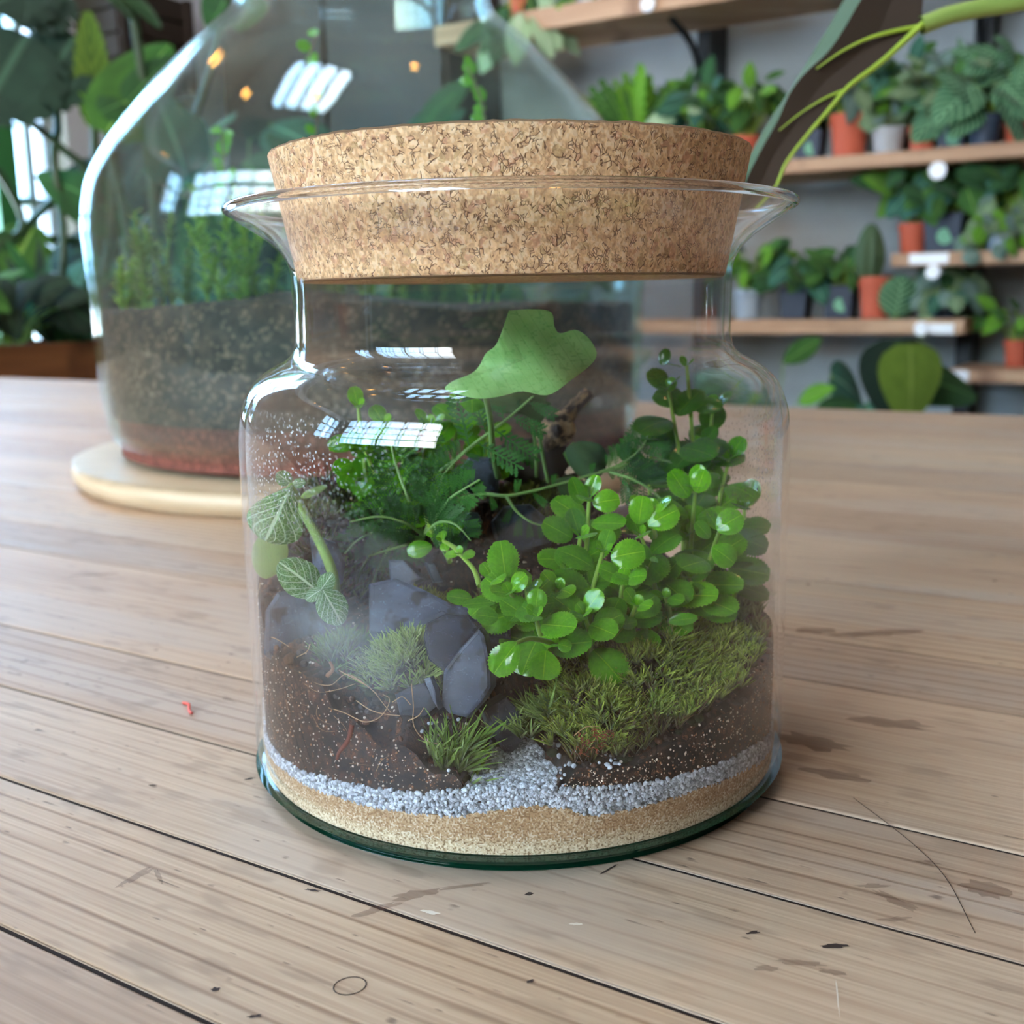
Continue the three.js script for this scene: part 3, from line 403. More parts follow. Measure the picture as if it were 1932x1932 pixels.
moss('darker green moss patch left of the light fluffy cushion, under the veined leaves', { n: 90, box: [-0.058, -0.040, 0.036, 0.060], inside: ell(-0.0485, 0.049, 0.0085, 0.010), lift: dome(-0.0485, 0.049, 0.01, 0.012, 0.005), len: 0.0052, seed: 33, pal: [DARKM, lin(62, 92, 26), lin(116, 150, 56)] });
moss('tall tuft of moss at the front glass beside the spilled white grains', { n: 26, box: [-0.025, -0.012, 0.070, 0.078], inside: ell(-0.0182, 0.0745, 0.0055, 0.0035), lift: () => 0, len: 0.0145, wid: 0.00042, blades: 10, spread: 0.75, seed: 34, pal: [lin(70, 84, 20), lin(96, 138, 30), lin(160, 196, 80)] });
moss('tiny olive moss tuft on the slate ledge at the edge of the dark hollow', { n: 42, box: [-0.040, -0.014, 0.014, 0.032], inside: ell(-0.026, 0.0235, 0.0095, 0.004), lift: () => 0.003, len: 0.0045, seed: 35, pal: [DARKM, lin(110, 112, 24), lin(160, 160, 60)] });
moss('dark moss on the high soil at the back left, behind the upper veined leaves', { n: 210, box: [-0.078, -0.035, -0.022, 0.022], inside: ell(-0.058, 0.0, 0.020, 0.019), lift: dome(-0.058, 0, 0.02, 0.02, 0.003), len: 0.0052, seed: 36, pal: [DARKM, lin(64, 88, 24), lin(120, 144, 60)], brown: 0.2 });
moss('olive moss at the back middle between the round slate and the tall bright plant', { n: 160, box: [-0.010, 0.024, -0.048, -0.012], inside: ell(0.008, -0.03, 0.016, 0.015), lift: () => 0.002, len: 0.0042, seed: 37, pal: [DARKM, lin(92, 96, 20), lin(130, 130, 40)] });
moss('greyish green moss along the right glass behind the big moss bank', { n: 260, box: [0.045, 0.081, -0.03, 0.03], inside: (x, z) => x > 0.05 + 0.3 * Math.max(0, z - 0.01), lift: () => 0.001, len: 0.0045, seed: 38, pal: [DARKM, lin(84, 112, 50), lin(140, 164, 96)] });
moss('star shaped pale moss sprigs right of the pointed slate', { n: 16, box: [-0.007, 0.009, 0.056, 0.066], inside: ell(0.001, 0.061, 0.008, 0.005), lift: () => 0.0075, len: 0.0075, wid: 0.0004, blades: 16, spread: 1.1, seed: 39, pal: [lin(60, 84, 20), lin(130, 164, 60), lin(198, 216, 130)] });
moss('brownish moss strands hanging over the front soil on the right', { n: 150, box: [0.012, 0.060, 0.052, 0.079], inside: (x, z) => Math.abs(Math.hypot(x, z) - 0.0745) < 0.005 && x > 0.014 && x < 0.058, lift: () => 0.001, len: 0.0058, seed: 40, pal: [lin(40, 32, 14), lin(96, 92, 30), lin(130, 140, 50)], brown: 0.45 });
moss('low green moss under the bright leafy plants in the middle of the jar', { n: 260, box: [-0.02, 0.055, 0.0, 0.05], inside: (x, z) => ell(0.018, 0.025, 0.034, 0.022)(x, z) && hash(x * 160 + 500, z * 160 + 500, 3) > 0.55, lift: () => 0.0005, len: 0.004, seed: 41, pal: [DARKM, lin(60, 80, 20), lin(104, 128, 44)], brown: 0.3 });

// ================= BRIGHT ROUND-LEAVED PLANTS =================
const roundTex = tex(256, 256, (u, v) => { const x = Math.abs(u - 0.5) * 2, vein = Math.max(smooth(0.05, 0.012, x) * 0.75, smooth(0.10, 0.0, Math.abs(mod(v * 5 - x * 1.7, 1) - 0.5)) * 0.16 * smooth(0.05, 0.2, x)), n = fbm(u * 12, v * 12, 12, 12, 800, 3); let c = mix3(rgb(74, 138, 2), rgb(100, 168, 8), n); c = mix3(c, rgb(150, 196, 40), vein); return mix3(c, rgb(160, 204, 84), smooth(0.93, 1, x) * 0.5); });
const leafMat = (o) => phys({ map: roundTex, roughness: 1, specularIntensity: 0.3, transmission: 0.42, thickness: 0, clearcoat: 0.9, clearcoatRoughness: 0.08, ...o });
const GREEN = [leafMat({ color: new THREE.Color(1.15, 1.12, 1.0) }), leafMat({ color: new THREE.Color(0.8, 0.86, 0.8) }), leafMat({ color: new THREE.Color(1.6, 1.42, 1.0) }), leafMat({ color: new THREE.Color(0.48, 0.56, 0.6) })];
const stemMat = phys({ color: col(136, 170, 56), roughness: 1, transmission: 0.2, thickness: 0 });
const roundLeaf = [0, 1, 2, 3].map((i) => leafGeo({ L: 1, W: [0.86, 0.95, 0.8, 0.9][i], p: [1.1, 1.15, 1.0, 1.2][i], k: 0.5, teeth: 1, tooth: 0.065, fold: 0.3, dome: [0.25, 0.32, 0.18, 0.28][i], curl: [0.05, -0.12, 0.1, -0.05][i], nu: 26, nv: 3 }));
const TOEYE = (p) => EYE.clone().sub(p).normalize();
// one upright stem with crosswise pairs of leaves and a bright rosette on top
function sprig(parent, [tx, ty, tz, bx, by, bz, size, nodes, turn = 0, shadeOf = 0], seed) {
  if (nodes > 1) nodes++; size *= 1.08;
  const r = rand(seed), top = at(tx, ty, tz), base = at(bx, by, bz), mid = top.clone().lerp(base, 0.5).add(V((r() - 0.5) * 0.004, 0, (r() - 0.5) * 0.003)), path = new THREE.CatmullRomCurve3([base, mid, top]);
  const st = part('stem', tube([base, mid, top], 0.00085, 0.0006, 12, 6), stemMat, parent);
  for (let i = 0; i < nodes; i++) {
    const t = nodes === 1 ? 1 : lerp(0.26, 1, Math.pow(i / (nodes - 1), 0.8)), o = path.getPoint(t), up = path.getTangent(t).normalize().lerp(TOEYE(o).add(V(0, 0.45, 0)).normalize(), 0.62).normalize();
    const ref = V(Math.cos(turn + i * 1.571 + 0.3 * r()), 0.1, Math.sin(turn + i * 1.571 + 0.3 * r())), a = ref.addScaledVector(up, -ref.dot(up)).normalize(), last = i === nodes - 1, el = lerp(0.05, last ? 0.75 : 0.35, i / Math.max(1, nodes - 1)) + 0.2 * (r() - 0.5);
    for (const s of [-1, 1]) {
      const d = a.clone().multiplyScalar(s * Math.cos(el)).addScaledVector(up, Math.sin(el)).add(V((r() - 0.5) * 0.3, (r() - 0.5) * 0.25, (r() - 0.5) * 0.25)).normalize(), n = up.clone().addScaledVector(a, -s * Math.sin(el)), sz = size * (last ? 0.62 : lerp(1.05, 0.9, i / nodes)) * (0.85 + 0.3 * r());
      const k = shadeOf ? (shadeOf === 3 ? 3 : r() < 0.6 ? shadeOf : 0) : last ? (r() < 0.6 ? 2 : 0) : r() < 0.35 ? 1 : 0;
      const from = o.clone().addScaledVector(d, sz * 0.12);
      aim(part('leaf', roundLeaf[(r() * 4) | 0], GREEN[k], st), keepIn(from, d, sz), d, n, sz);
    }
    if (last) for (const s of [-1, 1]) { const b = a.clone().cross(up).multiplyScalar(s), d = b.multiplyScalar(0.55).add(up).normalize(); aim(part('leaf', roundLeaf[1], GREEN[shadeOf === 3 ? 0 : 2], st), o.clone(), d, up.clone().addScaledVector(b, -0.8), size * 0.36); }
  }
}
// keeps a leaf of length l inside the glass
function keepIn(o, d, l) { const m = o.clone().addScaledVector(d, l * 0.9), h = Math.hypot(m.x, m.z), lim = m.y > 0.118 ? 0.060 : 0.0805; if (h > lim) { const k = (h - lim) / h; o.x -= m.x * k; o.z -= m.z * k; } return o; }
const loose = (parent, bx, by, tx, ty, z, w, k, m, name = 'leaf') => { const o = at(bx, by, z), t = at(tx, ty, z + 0.001), d = t.clone().sub(o), L = d.length(), n = TOEYE(o).add(V(0, 0.25, 0)); return aim(part(name, roundLeaf[k], m, parent), o, d, n, L).scale.set(L * w, L, L) && o; };
const PLANT = 'bright green round-leaved plant';
const bush = (name, label, list, seed, extra) => { const t = thing(name, label, 'plant'); list.forEach((a, i) => sprig(t, a, seed * 50 + i)); if (extra) extra(t); return t; };
bush('round_leaf_plant', PLANT + ' with the tallest stem left of centre and big scalloped leaves', [[1112, 938, 0.024, 1098, 1170, 0.034, 0.0105, 3, 0.4], [1095, 1012, 0.028, 1095, 1170, 0.034, 0.0105, 2, 1.2, 1]], 1, (t) => { loose(t, 1080, 1015, 1024, 985, 0.030, 0.9, 0, GREEN[1]); loose(t, 1118, 950, 1168, 940, 0.028, 0.95, 1, GREEN[2]); loose(t, 1098, 950, 1078, 900, 0.026, 0.7, 2, GREEN[1]); });
bush('round_leaf_plant', PLANT + ' with one large glossy leaf pointing right, mid clump', [[1138, 1040, 0.040, 1112, 1205, 0.044, 0.0095, 3, 0.1]], 2, (t) => { loose(t, 1152, 1052, 1216, 1038, 0.043, 0.95, 1, GREEN[2]); loose(t, 1112, 1130, 1042, 1085, 0.042, 0.85, 0, GREEN[1]); });
bush('round_leaf_plant', PLANT + ' low in the clump just above the big moss bank', [[1102, 1158, 0.056, 1112, 1240, 0.050, 0.0098, 3, 0.7]], 3);
bush('round_leaf_plant', PLANT + ' leaning out over the pointed slate, with a yellowish heart', [[1010, 1158, 0.060, 1040, 1238, 0.052, 0.0092, 3, 0.2], [962, 1118, 0.056, 1020, 1200, 0.050, 0.0084, 3, 0.9], [992, 1108, 0.052, 1030, 1190, 0.050, 0.0080, 2, 0.3]], 4, (t) => { loose(t, 940, 1165, 898, 1160, 0.061, 1.0, 0, GREEN[1]); loose(t, 955, 1095, 945, 1024, 0.052, 0.85, 1, GREEN[0]); });
bush('round_leaf_plant', PLANT + ' creeping left over the slate ledge towards the fern', [[868, 1046, 0.034, 905, 1105, 0.044, 0.0066, 1, 0.3], [930, 1092, 0.050, 985, 1175, 0.048, 0.0078, 2, 0.8], [836, 1020, 0.026, 868, 1046, 0.034, 0.006, 1, 1.4]], 5, (t) => { loose(t, 890, 1130, 842, 1125, 0.052, 0.8, 2, GREEN[1]); loose(t, 815, 1030, 768, 1040, 0.030, 0.75, 1, GREEN[0]); loose(t, 935, 1135, 872, 1142, 0.054, 0.4, 2, GREEN[1]); });
bush('round_leaf_plant', PLANT + ' with two leaves lying low against the front, over the moss edge', [[1048, 1214, 0.060, 1078, 1230, 0.050, 0.006, 1, 0.3]], 6, (t) => { loose(t, 1030, 1228, 1024, 1284, 0.066, 1.25, 3, GREEN[2]); loose(t, 975, 1212, 930, 1272, 0.0755, 0.85, 3, GREEN[0]); part('stem', tube([at(1084, 1232, 0.05), at(1050, 1216, 0.058), at(1000, 1205, 0.068), at(972, 1214, 0.0755)], 0.0009, 0.0006), stemMat, t); });
bush('round_leaf_plant', PLANT + ' short, right of the low plant, above the peeping slate', [[1200, 1142, 0.046, 1190, 1215, 0.040, 0.0086, 2, 0.5], [1168, 1180, 0.048, 1180, 1225, 0.042, 0.0078, 1, 0.1]], 7, (t) => { loose(t, 1262, 1172, 1316, 1166, 0.044, 0.55, 2, GREEN[1]); });
bush('round_leaf_plant', PLANT + ' with bare pale stem and bright broad crown, right of centre', [[1228, 968, 0.022, 1262, 1175, 0.030, 0.0118, 2, 0.2, 2], [1208, 1010, 0.026, 1262, 1120, 0.029, 0.0088, 2, 1.0]], 8, (t) => { loose(t, 1222, 990, 1278, 960, 0.028, 0.9, 1, GREEN[2]); loose(t, 1205, 990, 1212, 938, 0.027, 0.9, 1, GREEN[2]); });
bush('round_leaf_plant', PLANT + ' tallest on the right, its crown reaching above the others', [[1312, 925, 0.006, 1296, 1165, 0.022, 0.0118, 3, 0.1], [1296, 1010, 0.010, 1298, 1160, 0.022, 0.0105, 2, 0.9, 1]], 9, (t) => { loose(t, 1300, 938, 1265, 888, 0.010, 0.8, 0, GREEN[0]); loose(t, 1314, 930, 1328, 888, 0.012, 0.9, 1, GREEN[2]); });
bush('round_leaf_plant', PLANT + ' with a forked yellowish stem near the right glass', [[1358, 1000, 0.020, 1310, 1170, 0.026, 0.0100, 2, 0.6], [1300, 1090, 0.024, 1305, 1170, 0.026, 0.0090, 2, 0.2, 1]], 10, (t) => { loose(t, 1352, 1000, 1398, 970, 0.026, 1.0, 1, GREEN[0]); loose(t, 1345, 1032, 1388, 1062, 0.026, 0.95, 1, GREEN[0]); loose(t, 1340, 1015, 1312, 985, 0.026, 0.75, 0, GREEN[1]); loose(t, 1308, 1100, 1346, 1142, 0.030, 0.5, 2, GREEN[1]); });
bush('round_leaf_plant', PLANT + ' small, between the leaning plant and the tallest left stem', [[1052, 1112, 0.046, 1060, 1200, 0.042, 0.0092, 2, 0.6], [1072, 1078, 0.036, 1075, 1180, 0.038, 0.0088, 2, 1.3, 1]], 16);
bush('round_leaf_plant', PLANT + ' small, between the low plant and the bare pale stem', [[1176, 1092, 0.042, 1180, 1190, 0.038, 0.0095, 2, 0.2, 1], [1228, 1072, 0.030, 1235, 1180, 0.032, 0.0095, 2, 0.9, 1], [1256, 1128, 0.036, 1250, 1200, 0.036, 0.0078, 1, 0.4]], 17);
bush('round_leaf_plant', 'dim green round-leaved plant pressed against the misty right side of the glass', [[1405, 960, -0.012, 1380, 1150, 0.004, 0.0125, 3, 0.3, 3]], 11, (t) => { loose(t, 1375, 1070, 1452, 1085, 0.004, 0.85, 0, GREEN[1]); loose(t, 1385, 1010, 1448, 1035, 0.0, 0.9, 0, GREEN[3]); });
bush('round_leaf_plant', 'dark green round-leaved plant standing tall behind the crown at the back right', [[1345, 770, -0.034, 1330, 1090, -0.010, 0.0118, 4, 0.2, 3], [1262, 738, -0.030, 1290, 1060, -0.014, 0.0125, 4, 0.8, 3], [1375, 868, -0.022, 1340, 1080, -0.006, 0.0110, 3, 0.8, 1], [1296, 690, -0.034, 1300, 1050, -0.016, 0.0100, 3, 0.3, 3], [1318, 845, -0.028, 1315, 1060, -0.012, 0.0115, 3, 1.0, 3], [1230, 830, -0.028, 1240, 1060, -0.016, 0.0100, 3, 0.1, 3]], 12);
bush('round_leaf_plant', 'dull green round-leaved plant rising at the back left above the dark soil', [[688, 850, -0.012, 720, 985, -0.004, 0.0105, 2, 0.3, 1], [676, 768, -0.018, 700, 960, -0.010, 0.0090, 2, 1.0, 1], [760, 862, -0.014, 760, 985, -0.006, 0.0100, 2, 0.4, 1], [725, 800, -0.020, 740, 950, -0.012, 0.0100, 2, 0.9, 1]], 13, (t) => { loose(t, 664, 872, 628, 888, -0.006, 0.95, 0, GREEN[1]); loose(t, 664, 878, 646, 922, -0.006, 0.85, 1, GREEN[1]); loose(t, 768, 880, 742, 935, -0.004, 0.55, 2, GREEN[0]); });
bush('round_leaf_plant', 'bright round-leaved sprig half hidden under the fern fronds', [[800, 905, -0.004, 820, 1020, 0.012, 0.0088, 2, 0.4, 2], [838, 1010, 0.012, 848, 1060, 0.024, 0.0070, 1, 0.2]], 14);
bush('round_leaf_plant', 'small round-leaved shoots at the very back, just below the shoulder of the jar', [[858, 760, -0.040, 850, 920, -0.034, 0.0085, 3, 0.5, 1], [812, 800, -0.036, 820, 930, -0.030, 0.0085, 2, 0.1, 1], [915, 790, -0.042, 905, 900, -0.038, 0.0075, 2, 0.7, 1]], 15);

// ================= VEINED PLANT =================
const veinTex = tex(512, 512, (u, v) => {
  const x = (u - 0.5) * 2, a = Math.abs(x), side = mod(v * 5.2 - a * 2.4 + 0.25, 1), s = Math.abs(side - 0.5) * 2;
  const net = cells(u * 13 + 0.25 * vn(u * 9, v * 9, 9, 9, 840), v * 13, 13, 13, 830);
  const vein = Math.max(smooth(0.10, 0.04, a * (1.15 - 0.4 * v)), smooth(0.80, 0.93, s) * smooth(0.02, 0.08, a) * 0.95, smooth(0.15, 0.05, net[1] - net[0]) * 0.7);
  return mix3(mix3(rgb(44, 108, 24), rgb(84, 146, 44), fbm(u * 6, v * 6, 6, 6, 850, 3)), rgb(208, 232, 188), vein);
});
const veinMat = phys({ map: veinTex, bumpMap: veinTex, bumpScale: -0.0006, roughness: 1, clearcoat: 0.25, clearcoatRoughness: 0.3, transmission: 0.25, thickness: 0 }), underMat = phys({ color: col(150, 176, 92), roughness: 1, transmission: 0.4, thickness: 0 });
const veinLeaf = leafGeo({ L: 1, W: 0.8, p: 0.95, k: 0.55, dome: 0.3, fold: 0.15, wave: 0.05, nu: 18, nv: 4 }), fanLeaf = leafGeo({ L: 1, W: 0.95, p: 1.7, k: 0.6, dome: 0.25, fold: -0.1, nu: 18, nv: 4 });
{
  const t = thing('veined_plant', 'hairy-stemmed plant with white-veined leaves at the left side of the small jar', 'plant');
  const put = (g, bx, by, tx, ty, z, w, m = veinMat, lean = 0) => { const o = at(bx, by, z), tp = at(tx, ty, z + lean), d = tp.sub(o), L = d.length(); aim(part('leaf', g, m, t), o, d, TOEYE(o).add(V(0, 0.3, 0)), L).scale.set(L * w, L, L); };
  put(fanLeaf, 550, 915, 500, 1020, 0.026, 1.0, veinMat, 0.006);
  put(veinLeaf, 549, 912, 522, 892, 0.022, 1.15); put(veinLeaf, 551, 913, 576, 910, 0.023, 1.0);
  put(veinLeaf, 604, 1118, 527, 1060, 0.047, 0.95); put(veinLeaf, 610, 1114, 646, 1178, 0.054, 1.0); put(veinLeaf, 603, 1116, 627, 1082, 0.050, 0.95); put(veinLeaf, 606, 1112, 576, 1132, 0.053, 0.9);
  put(veinLeaf, 520, 1000, 496, 1092, 0.020, 0.85, underMat);
  put(veinLeaf, 566, 938, 616, 916, 0.012, 0.35, underMat);
  part('stem', tube([at(549, 914, 0.022), at(572, 965, 0.026), at(604, 1025, 0.034), at(628, 1085, 0.042), at(634, 1150, 0.040)], 0.0011, 0.0017, 24, 10), phys({ color: col(120, 148, 70), roughness: 1, transmission: 0.1, thickness: 0 }), t);
  part('stem', tube([at(634, 1150, 0.040), at(626, 1130, 0.046), at(606, 1115, 0.049)], 0.0011, 0.0008, 12, 8), stemMat, t);
  const r = rand(77), pos = [], idx = [], color = []; for (let i = 0; i < 700; i++) { const k = r(), p = k < 0.5 ? at(lerp(572, 604, k * 2), lerp(965, 1025, k * 2), lerp(0.026, 0.034, k * 2)) : at(lerp(604, 628, k * 2 - 1), lerp(1025, 1085, k * 2 - 1), lerp(0.034, 0.042, k * 2 - 1)), d = V(r() - 0.5, r() - 0.5, r() - 0.3).normalize(); blade(pos, idx, color, p.addScaledVector(d, 0.0011), d, V(0, 1, 0).cross(d).normalize(), 0.0010, 0.00004, lin(190, 206, 150), lin(214, 226, 180), 0); }
  part('stem_hair', geo(pos, idx, null, null, color), bladeMat, t).userData.kind = 'stuff';
}

// ================= FERNS =================
const fernTex = tex(128, 128, (u, v) => mix3(mix3(rgb(24, 74, 10), rgb(48, 112, 18), fbm(u * 6, v * 6, 6, 6, 860, 3)), rgb(130, 168, 90), smooth(0.06, 0.01, Math.abs(u - 0.5) * 2) * 0.7));
const fernMat = [phys({ map: fernTex, roughness: 1, transmission: 0.25, thickness: 0, clearcoat: 0.2, clearcoatRoughness: 0.25 }), phys({ map: fernTex, roughness: 1, transmission: 0.25, thickness: 0, clearcoat: 0.2, clearcoatRoughness: 0.3, color: new THREE.Color(1.7, 1.5, 1.2) }), phys({ map: fernTex, roughness: 1, transmission: 0.25, thickness: 0, color: new THREE.Color(0.6, 0.62, 0.7) })];
const rachisMat = std({ color: col(122, 158, 84), roughness: 0.5 });
// one pinna: lobed leaflets on both sides of a short midrib, lying in its own plane
const pinnaGeo = (() => { const g = [], lobe = leafGeo({ L: 1, W: 0.30, p: 1.3, k: 0.8, dome: 0.1, teeth: 1, tooth: 0.35, nu: 8, nv: 1 }); const n = 8; for (let i = 0; i < n; i++) { const u = 0.12 + 0.78 * i / n, l = 0.23 * Math.sin(Math.PI * (0.3 + 0.62 * (1 - u))) + 0.03; for (const s of [-1, 1]) g.push(aimed(lobe, V(0, u + (s > 0 ? 0.05 : 0), 0), V(s * 0.85, 0.62, 0.05), V(0, 0, 1), l)); } g.push(aimed(lobe, V(0, 0.84, 0), V(0, 1, 0), V(0, 0, 1), 0.2)); g.push(aimed(leafGeo({ L: 1, W: 0.05, p: 1, k: 0.3, dome: 0, nu: 3, nv: 1 }), V(0, 0, 0.003), V(0, 1, 0), V(0, 0, 1), 0.9)); return mergeGeometries(g); })();
function frond(parent, pts, { n = 9, len = 0.013, m = 0, r0 = 0.0006, start = 0.15, sides = [-1, 1], lean = 0.6, seed = 1 }) {
  const p = pts.map((a) => at(...a)), c = new THREE.CatmullRomCurve3(p), r = rand(seed), f = part('frond', tube(p, r0, r0 * 0.45, 24, 6), rachisMat, parent);
  for (let i = 0; i < n; i++) for (const s of sides) {
    const t = clamp(lerp(start, 1, (i + (s > 0 ? 0.4 : 0)) / n)), o = c.getPointAt(t), tan = c.getTangentAt(t), nrm = TOEYE(o).lerp(V(0, 1, 0), 0.3).normalize(), side = tan.clone().cross(nrm).normalize();
    const d = side.multiplyScalar(s).addScaledVector(tan, lean).add(V(0, -0.12, 0)).add(V((r() - 0.5) * 0.25, (r() - 0.5) * 0.25, (r() - 0.5) * 0.5)).normalize(), l = len * (0.35 + 0.75 * Math.sin(Math.PI * clamp(0.22 + 0.72 * t))) * (0.85 + 0.3 * r());
    aim(part('pinna', pinnaGeo, fernMat[m === 0 && r() < 0.3 ? 2 : m], f), keepIn(o, d, l), d, nrm.add(V((r() - 0.5) * 0.5, (r() - 0.5) * 0.4, 0)), l);
  }
}
const fern = thing('lacy_fern', 'dark lacy fern with an arching pale-stalked frond left of centre in the small jar', 'fern');
frond(fern, [[812, 905, -0.004], [845, 878, -0.004], [905, 830, -0.006], [960, 788, -0.010], [1012, 742, -0.014]], { n: 4, len: 0.0165, m: 0, r0: 0.0008, start: 0.36, lean: 0.5, seed: 1 });
frond(fern, [[800, 1010, 0.006], [820, 950, 0.006], [835, 900, 0.004], [880, 850, 0.0]], { n: 11, len: 0.0085, m: 0, seed: 2 });
frond(fern, [[800, 1010, 0.006], [770, 940, 0.006], [745, 870, 0.002], [735, 815, -0.004]], { n: 12, len: 0.0085, m: 0, seed: 3 });
frond(fern, [[800, 1010, 0.006], [760, 985, 0.012], [715, 975, 0.014], [660, 985, 0.014]], { n: 12, len: 0.0075, m: 0, seed: 4 });
frond(fern, [[800, 1010, 0.006], [830, 985, 0.014], [860, 990, 0.018], [888, 1020, 0.020]], { n: 10, len: 0.0075, m: 0, seed: 5 });
frond(fern, [[795, 1015, 0.006], [785, 930, -0.004], [800, 850, -0.014], [815, 790, -0.020]], { n: 12, len: 0.008, m: 0, seed: 6 });
frond(fern, [[790, 1015, 0.006], [720, 1000, 0.010], [675, 1020, 0.012], [650, 1045, 0.014]], { n: 11, len: 0.007, m: 0, seed: 7 });
frond(fern, [[800, 1015, 0.006], [760, 1030, 0.014], [725, 1040, 0.016], [695, 1050, 0.016]], { n: 10, len: 0.007, m: 2, seed: 8 });
frond(fern, [[800, 1010, 0.006], [850, 940, 0.010], [880, 920, 0.012], [905, 905, 0.012]], { n: 9, len: 0.008, m: 1, seed: 9 });
for (const [a, b] of [[[655, 1050], [640, 1100]], [[700, 1045], [672, 1105]], [[735, 1030], [702, 1110]], [[820, 990], [848, 1062]]]) part('frond_stalk', tube([at(...a, 0.012), at((a[0] + b[0]) / 2 - 4, (a[1] + b[1]) / 2, 0.016), at(...b, 0.012)], 0.0004, 0.0004, 10, 5), rachisMat, fern);
const runner = thing('fern_runner', 'thin creeping fern stalk with sparse leaflets crossing the hollow to the right', 'fern');
frond(runner, [[872, 940, -0.002], [915, 932, 0.0], [955, 936, 0.002], [1000, 928, -0.002], [1060, 912, -0.008], [1130, 892, -0.014], [1190, 882, -0.018]], { n: 4, len: 0.0055, m: 1, r0: 0.0007, start: 0.06, seed: 12 });
frond(runner, [[1130, 892, -0.014], [1170, 876, -0.018], [1210, 845, -0.022], [1230, 800, -0.026]], { n: 8, len: 0.0090, m: 1, seed: 13 });
frond(runner, [[955, 936, 0.002], [975, 965, 0.004], [1002, 985, 0.004], [1024, 992, 0.002]], { n: 4, len: 0.006, m: 2, sides: [1], seed: 14 });
frond(runner, [[1150, 890, -0.014], [1195, 905, -0.012], [1235, 930, -0.012], [1262, 960, -0.012]], { n: 8, len: 0.0095, m: 0, seed: 15 });
frond(runner, [[1160, 885, -0.016], [1205, 870, -0.02], [1250, 868, -0.022], [1290, 880, -0.022]], { n: 8, len: 0.010, m: 0, seed: 16 });

// ================= OTHER LEAVES =================
function sheet(parent, name, px, z, m, { bow = 0.004, tilt = 0, thick = 0.0003 }) { // a leaf with its own outline, bowed across its width; z: its distance
  const p = px.map((a) => at(a[0], a[1], z)), ring = new THREE.SplineCurve([...p, p[0]].map((a) => new THREE.Vector2(a.x, a.y))).getPoints(90), N = ring.length - 1, K = 10, c = ring.slice(0, N).reduce((s, a) => s.add(a), new THREE.Vector2()).divideScalar(N);
  let x0 = 9, x1 = -9, y0 = 9, y1 = -9; for (const a of ring) { x0 = Math.min(x0, a.x); x1 = Math.max(x1, a.x); y0 = Math.min(y0, a.y); y1 = Math.max(y1, a.y); }
  const pos = [], uv = [], idx = [];
  for (const back of [0, thick]) for (let k = 0; k <= K; k++) for (let i = 0; i < N; i++) { const x = lerp(c.x, ring[i].x, k / K), y = lerp(c.y, ring[i].y, k / K), u = (x - x0) / (x1 - x0), v = (y - y0) / (y1 - y0); pos.push(x, y, z - back + bow * Math.sin(Math.PI * u) + tilt * (v - 0.5) + 0.25 * bow * Math.sin(u * 9 + v * 7) * (k / K)); uv.push(u, v); }
  const h = (K + 1) * N; for (let k = 0; k < K; k++) for (let i = 0; i < N; i++) { const a = k * N + i, b = k * N + (i + 1) % N; idx.push(a, b, a + N, b, b + N, a + N, h + a, h + a + N, h + b, h + b, h + a + N, h + b + N); }
  for (let i = 0; i < N; i++) { const a = K * N + i, b = K * N + (i + 1) % N; idx.push(a, b, h + a, b, h + b, h + a); }
  return part(name, geo(pos, idx, null, uv), m, parent);
}
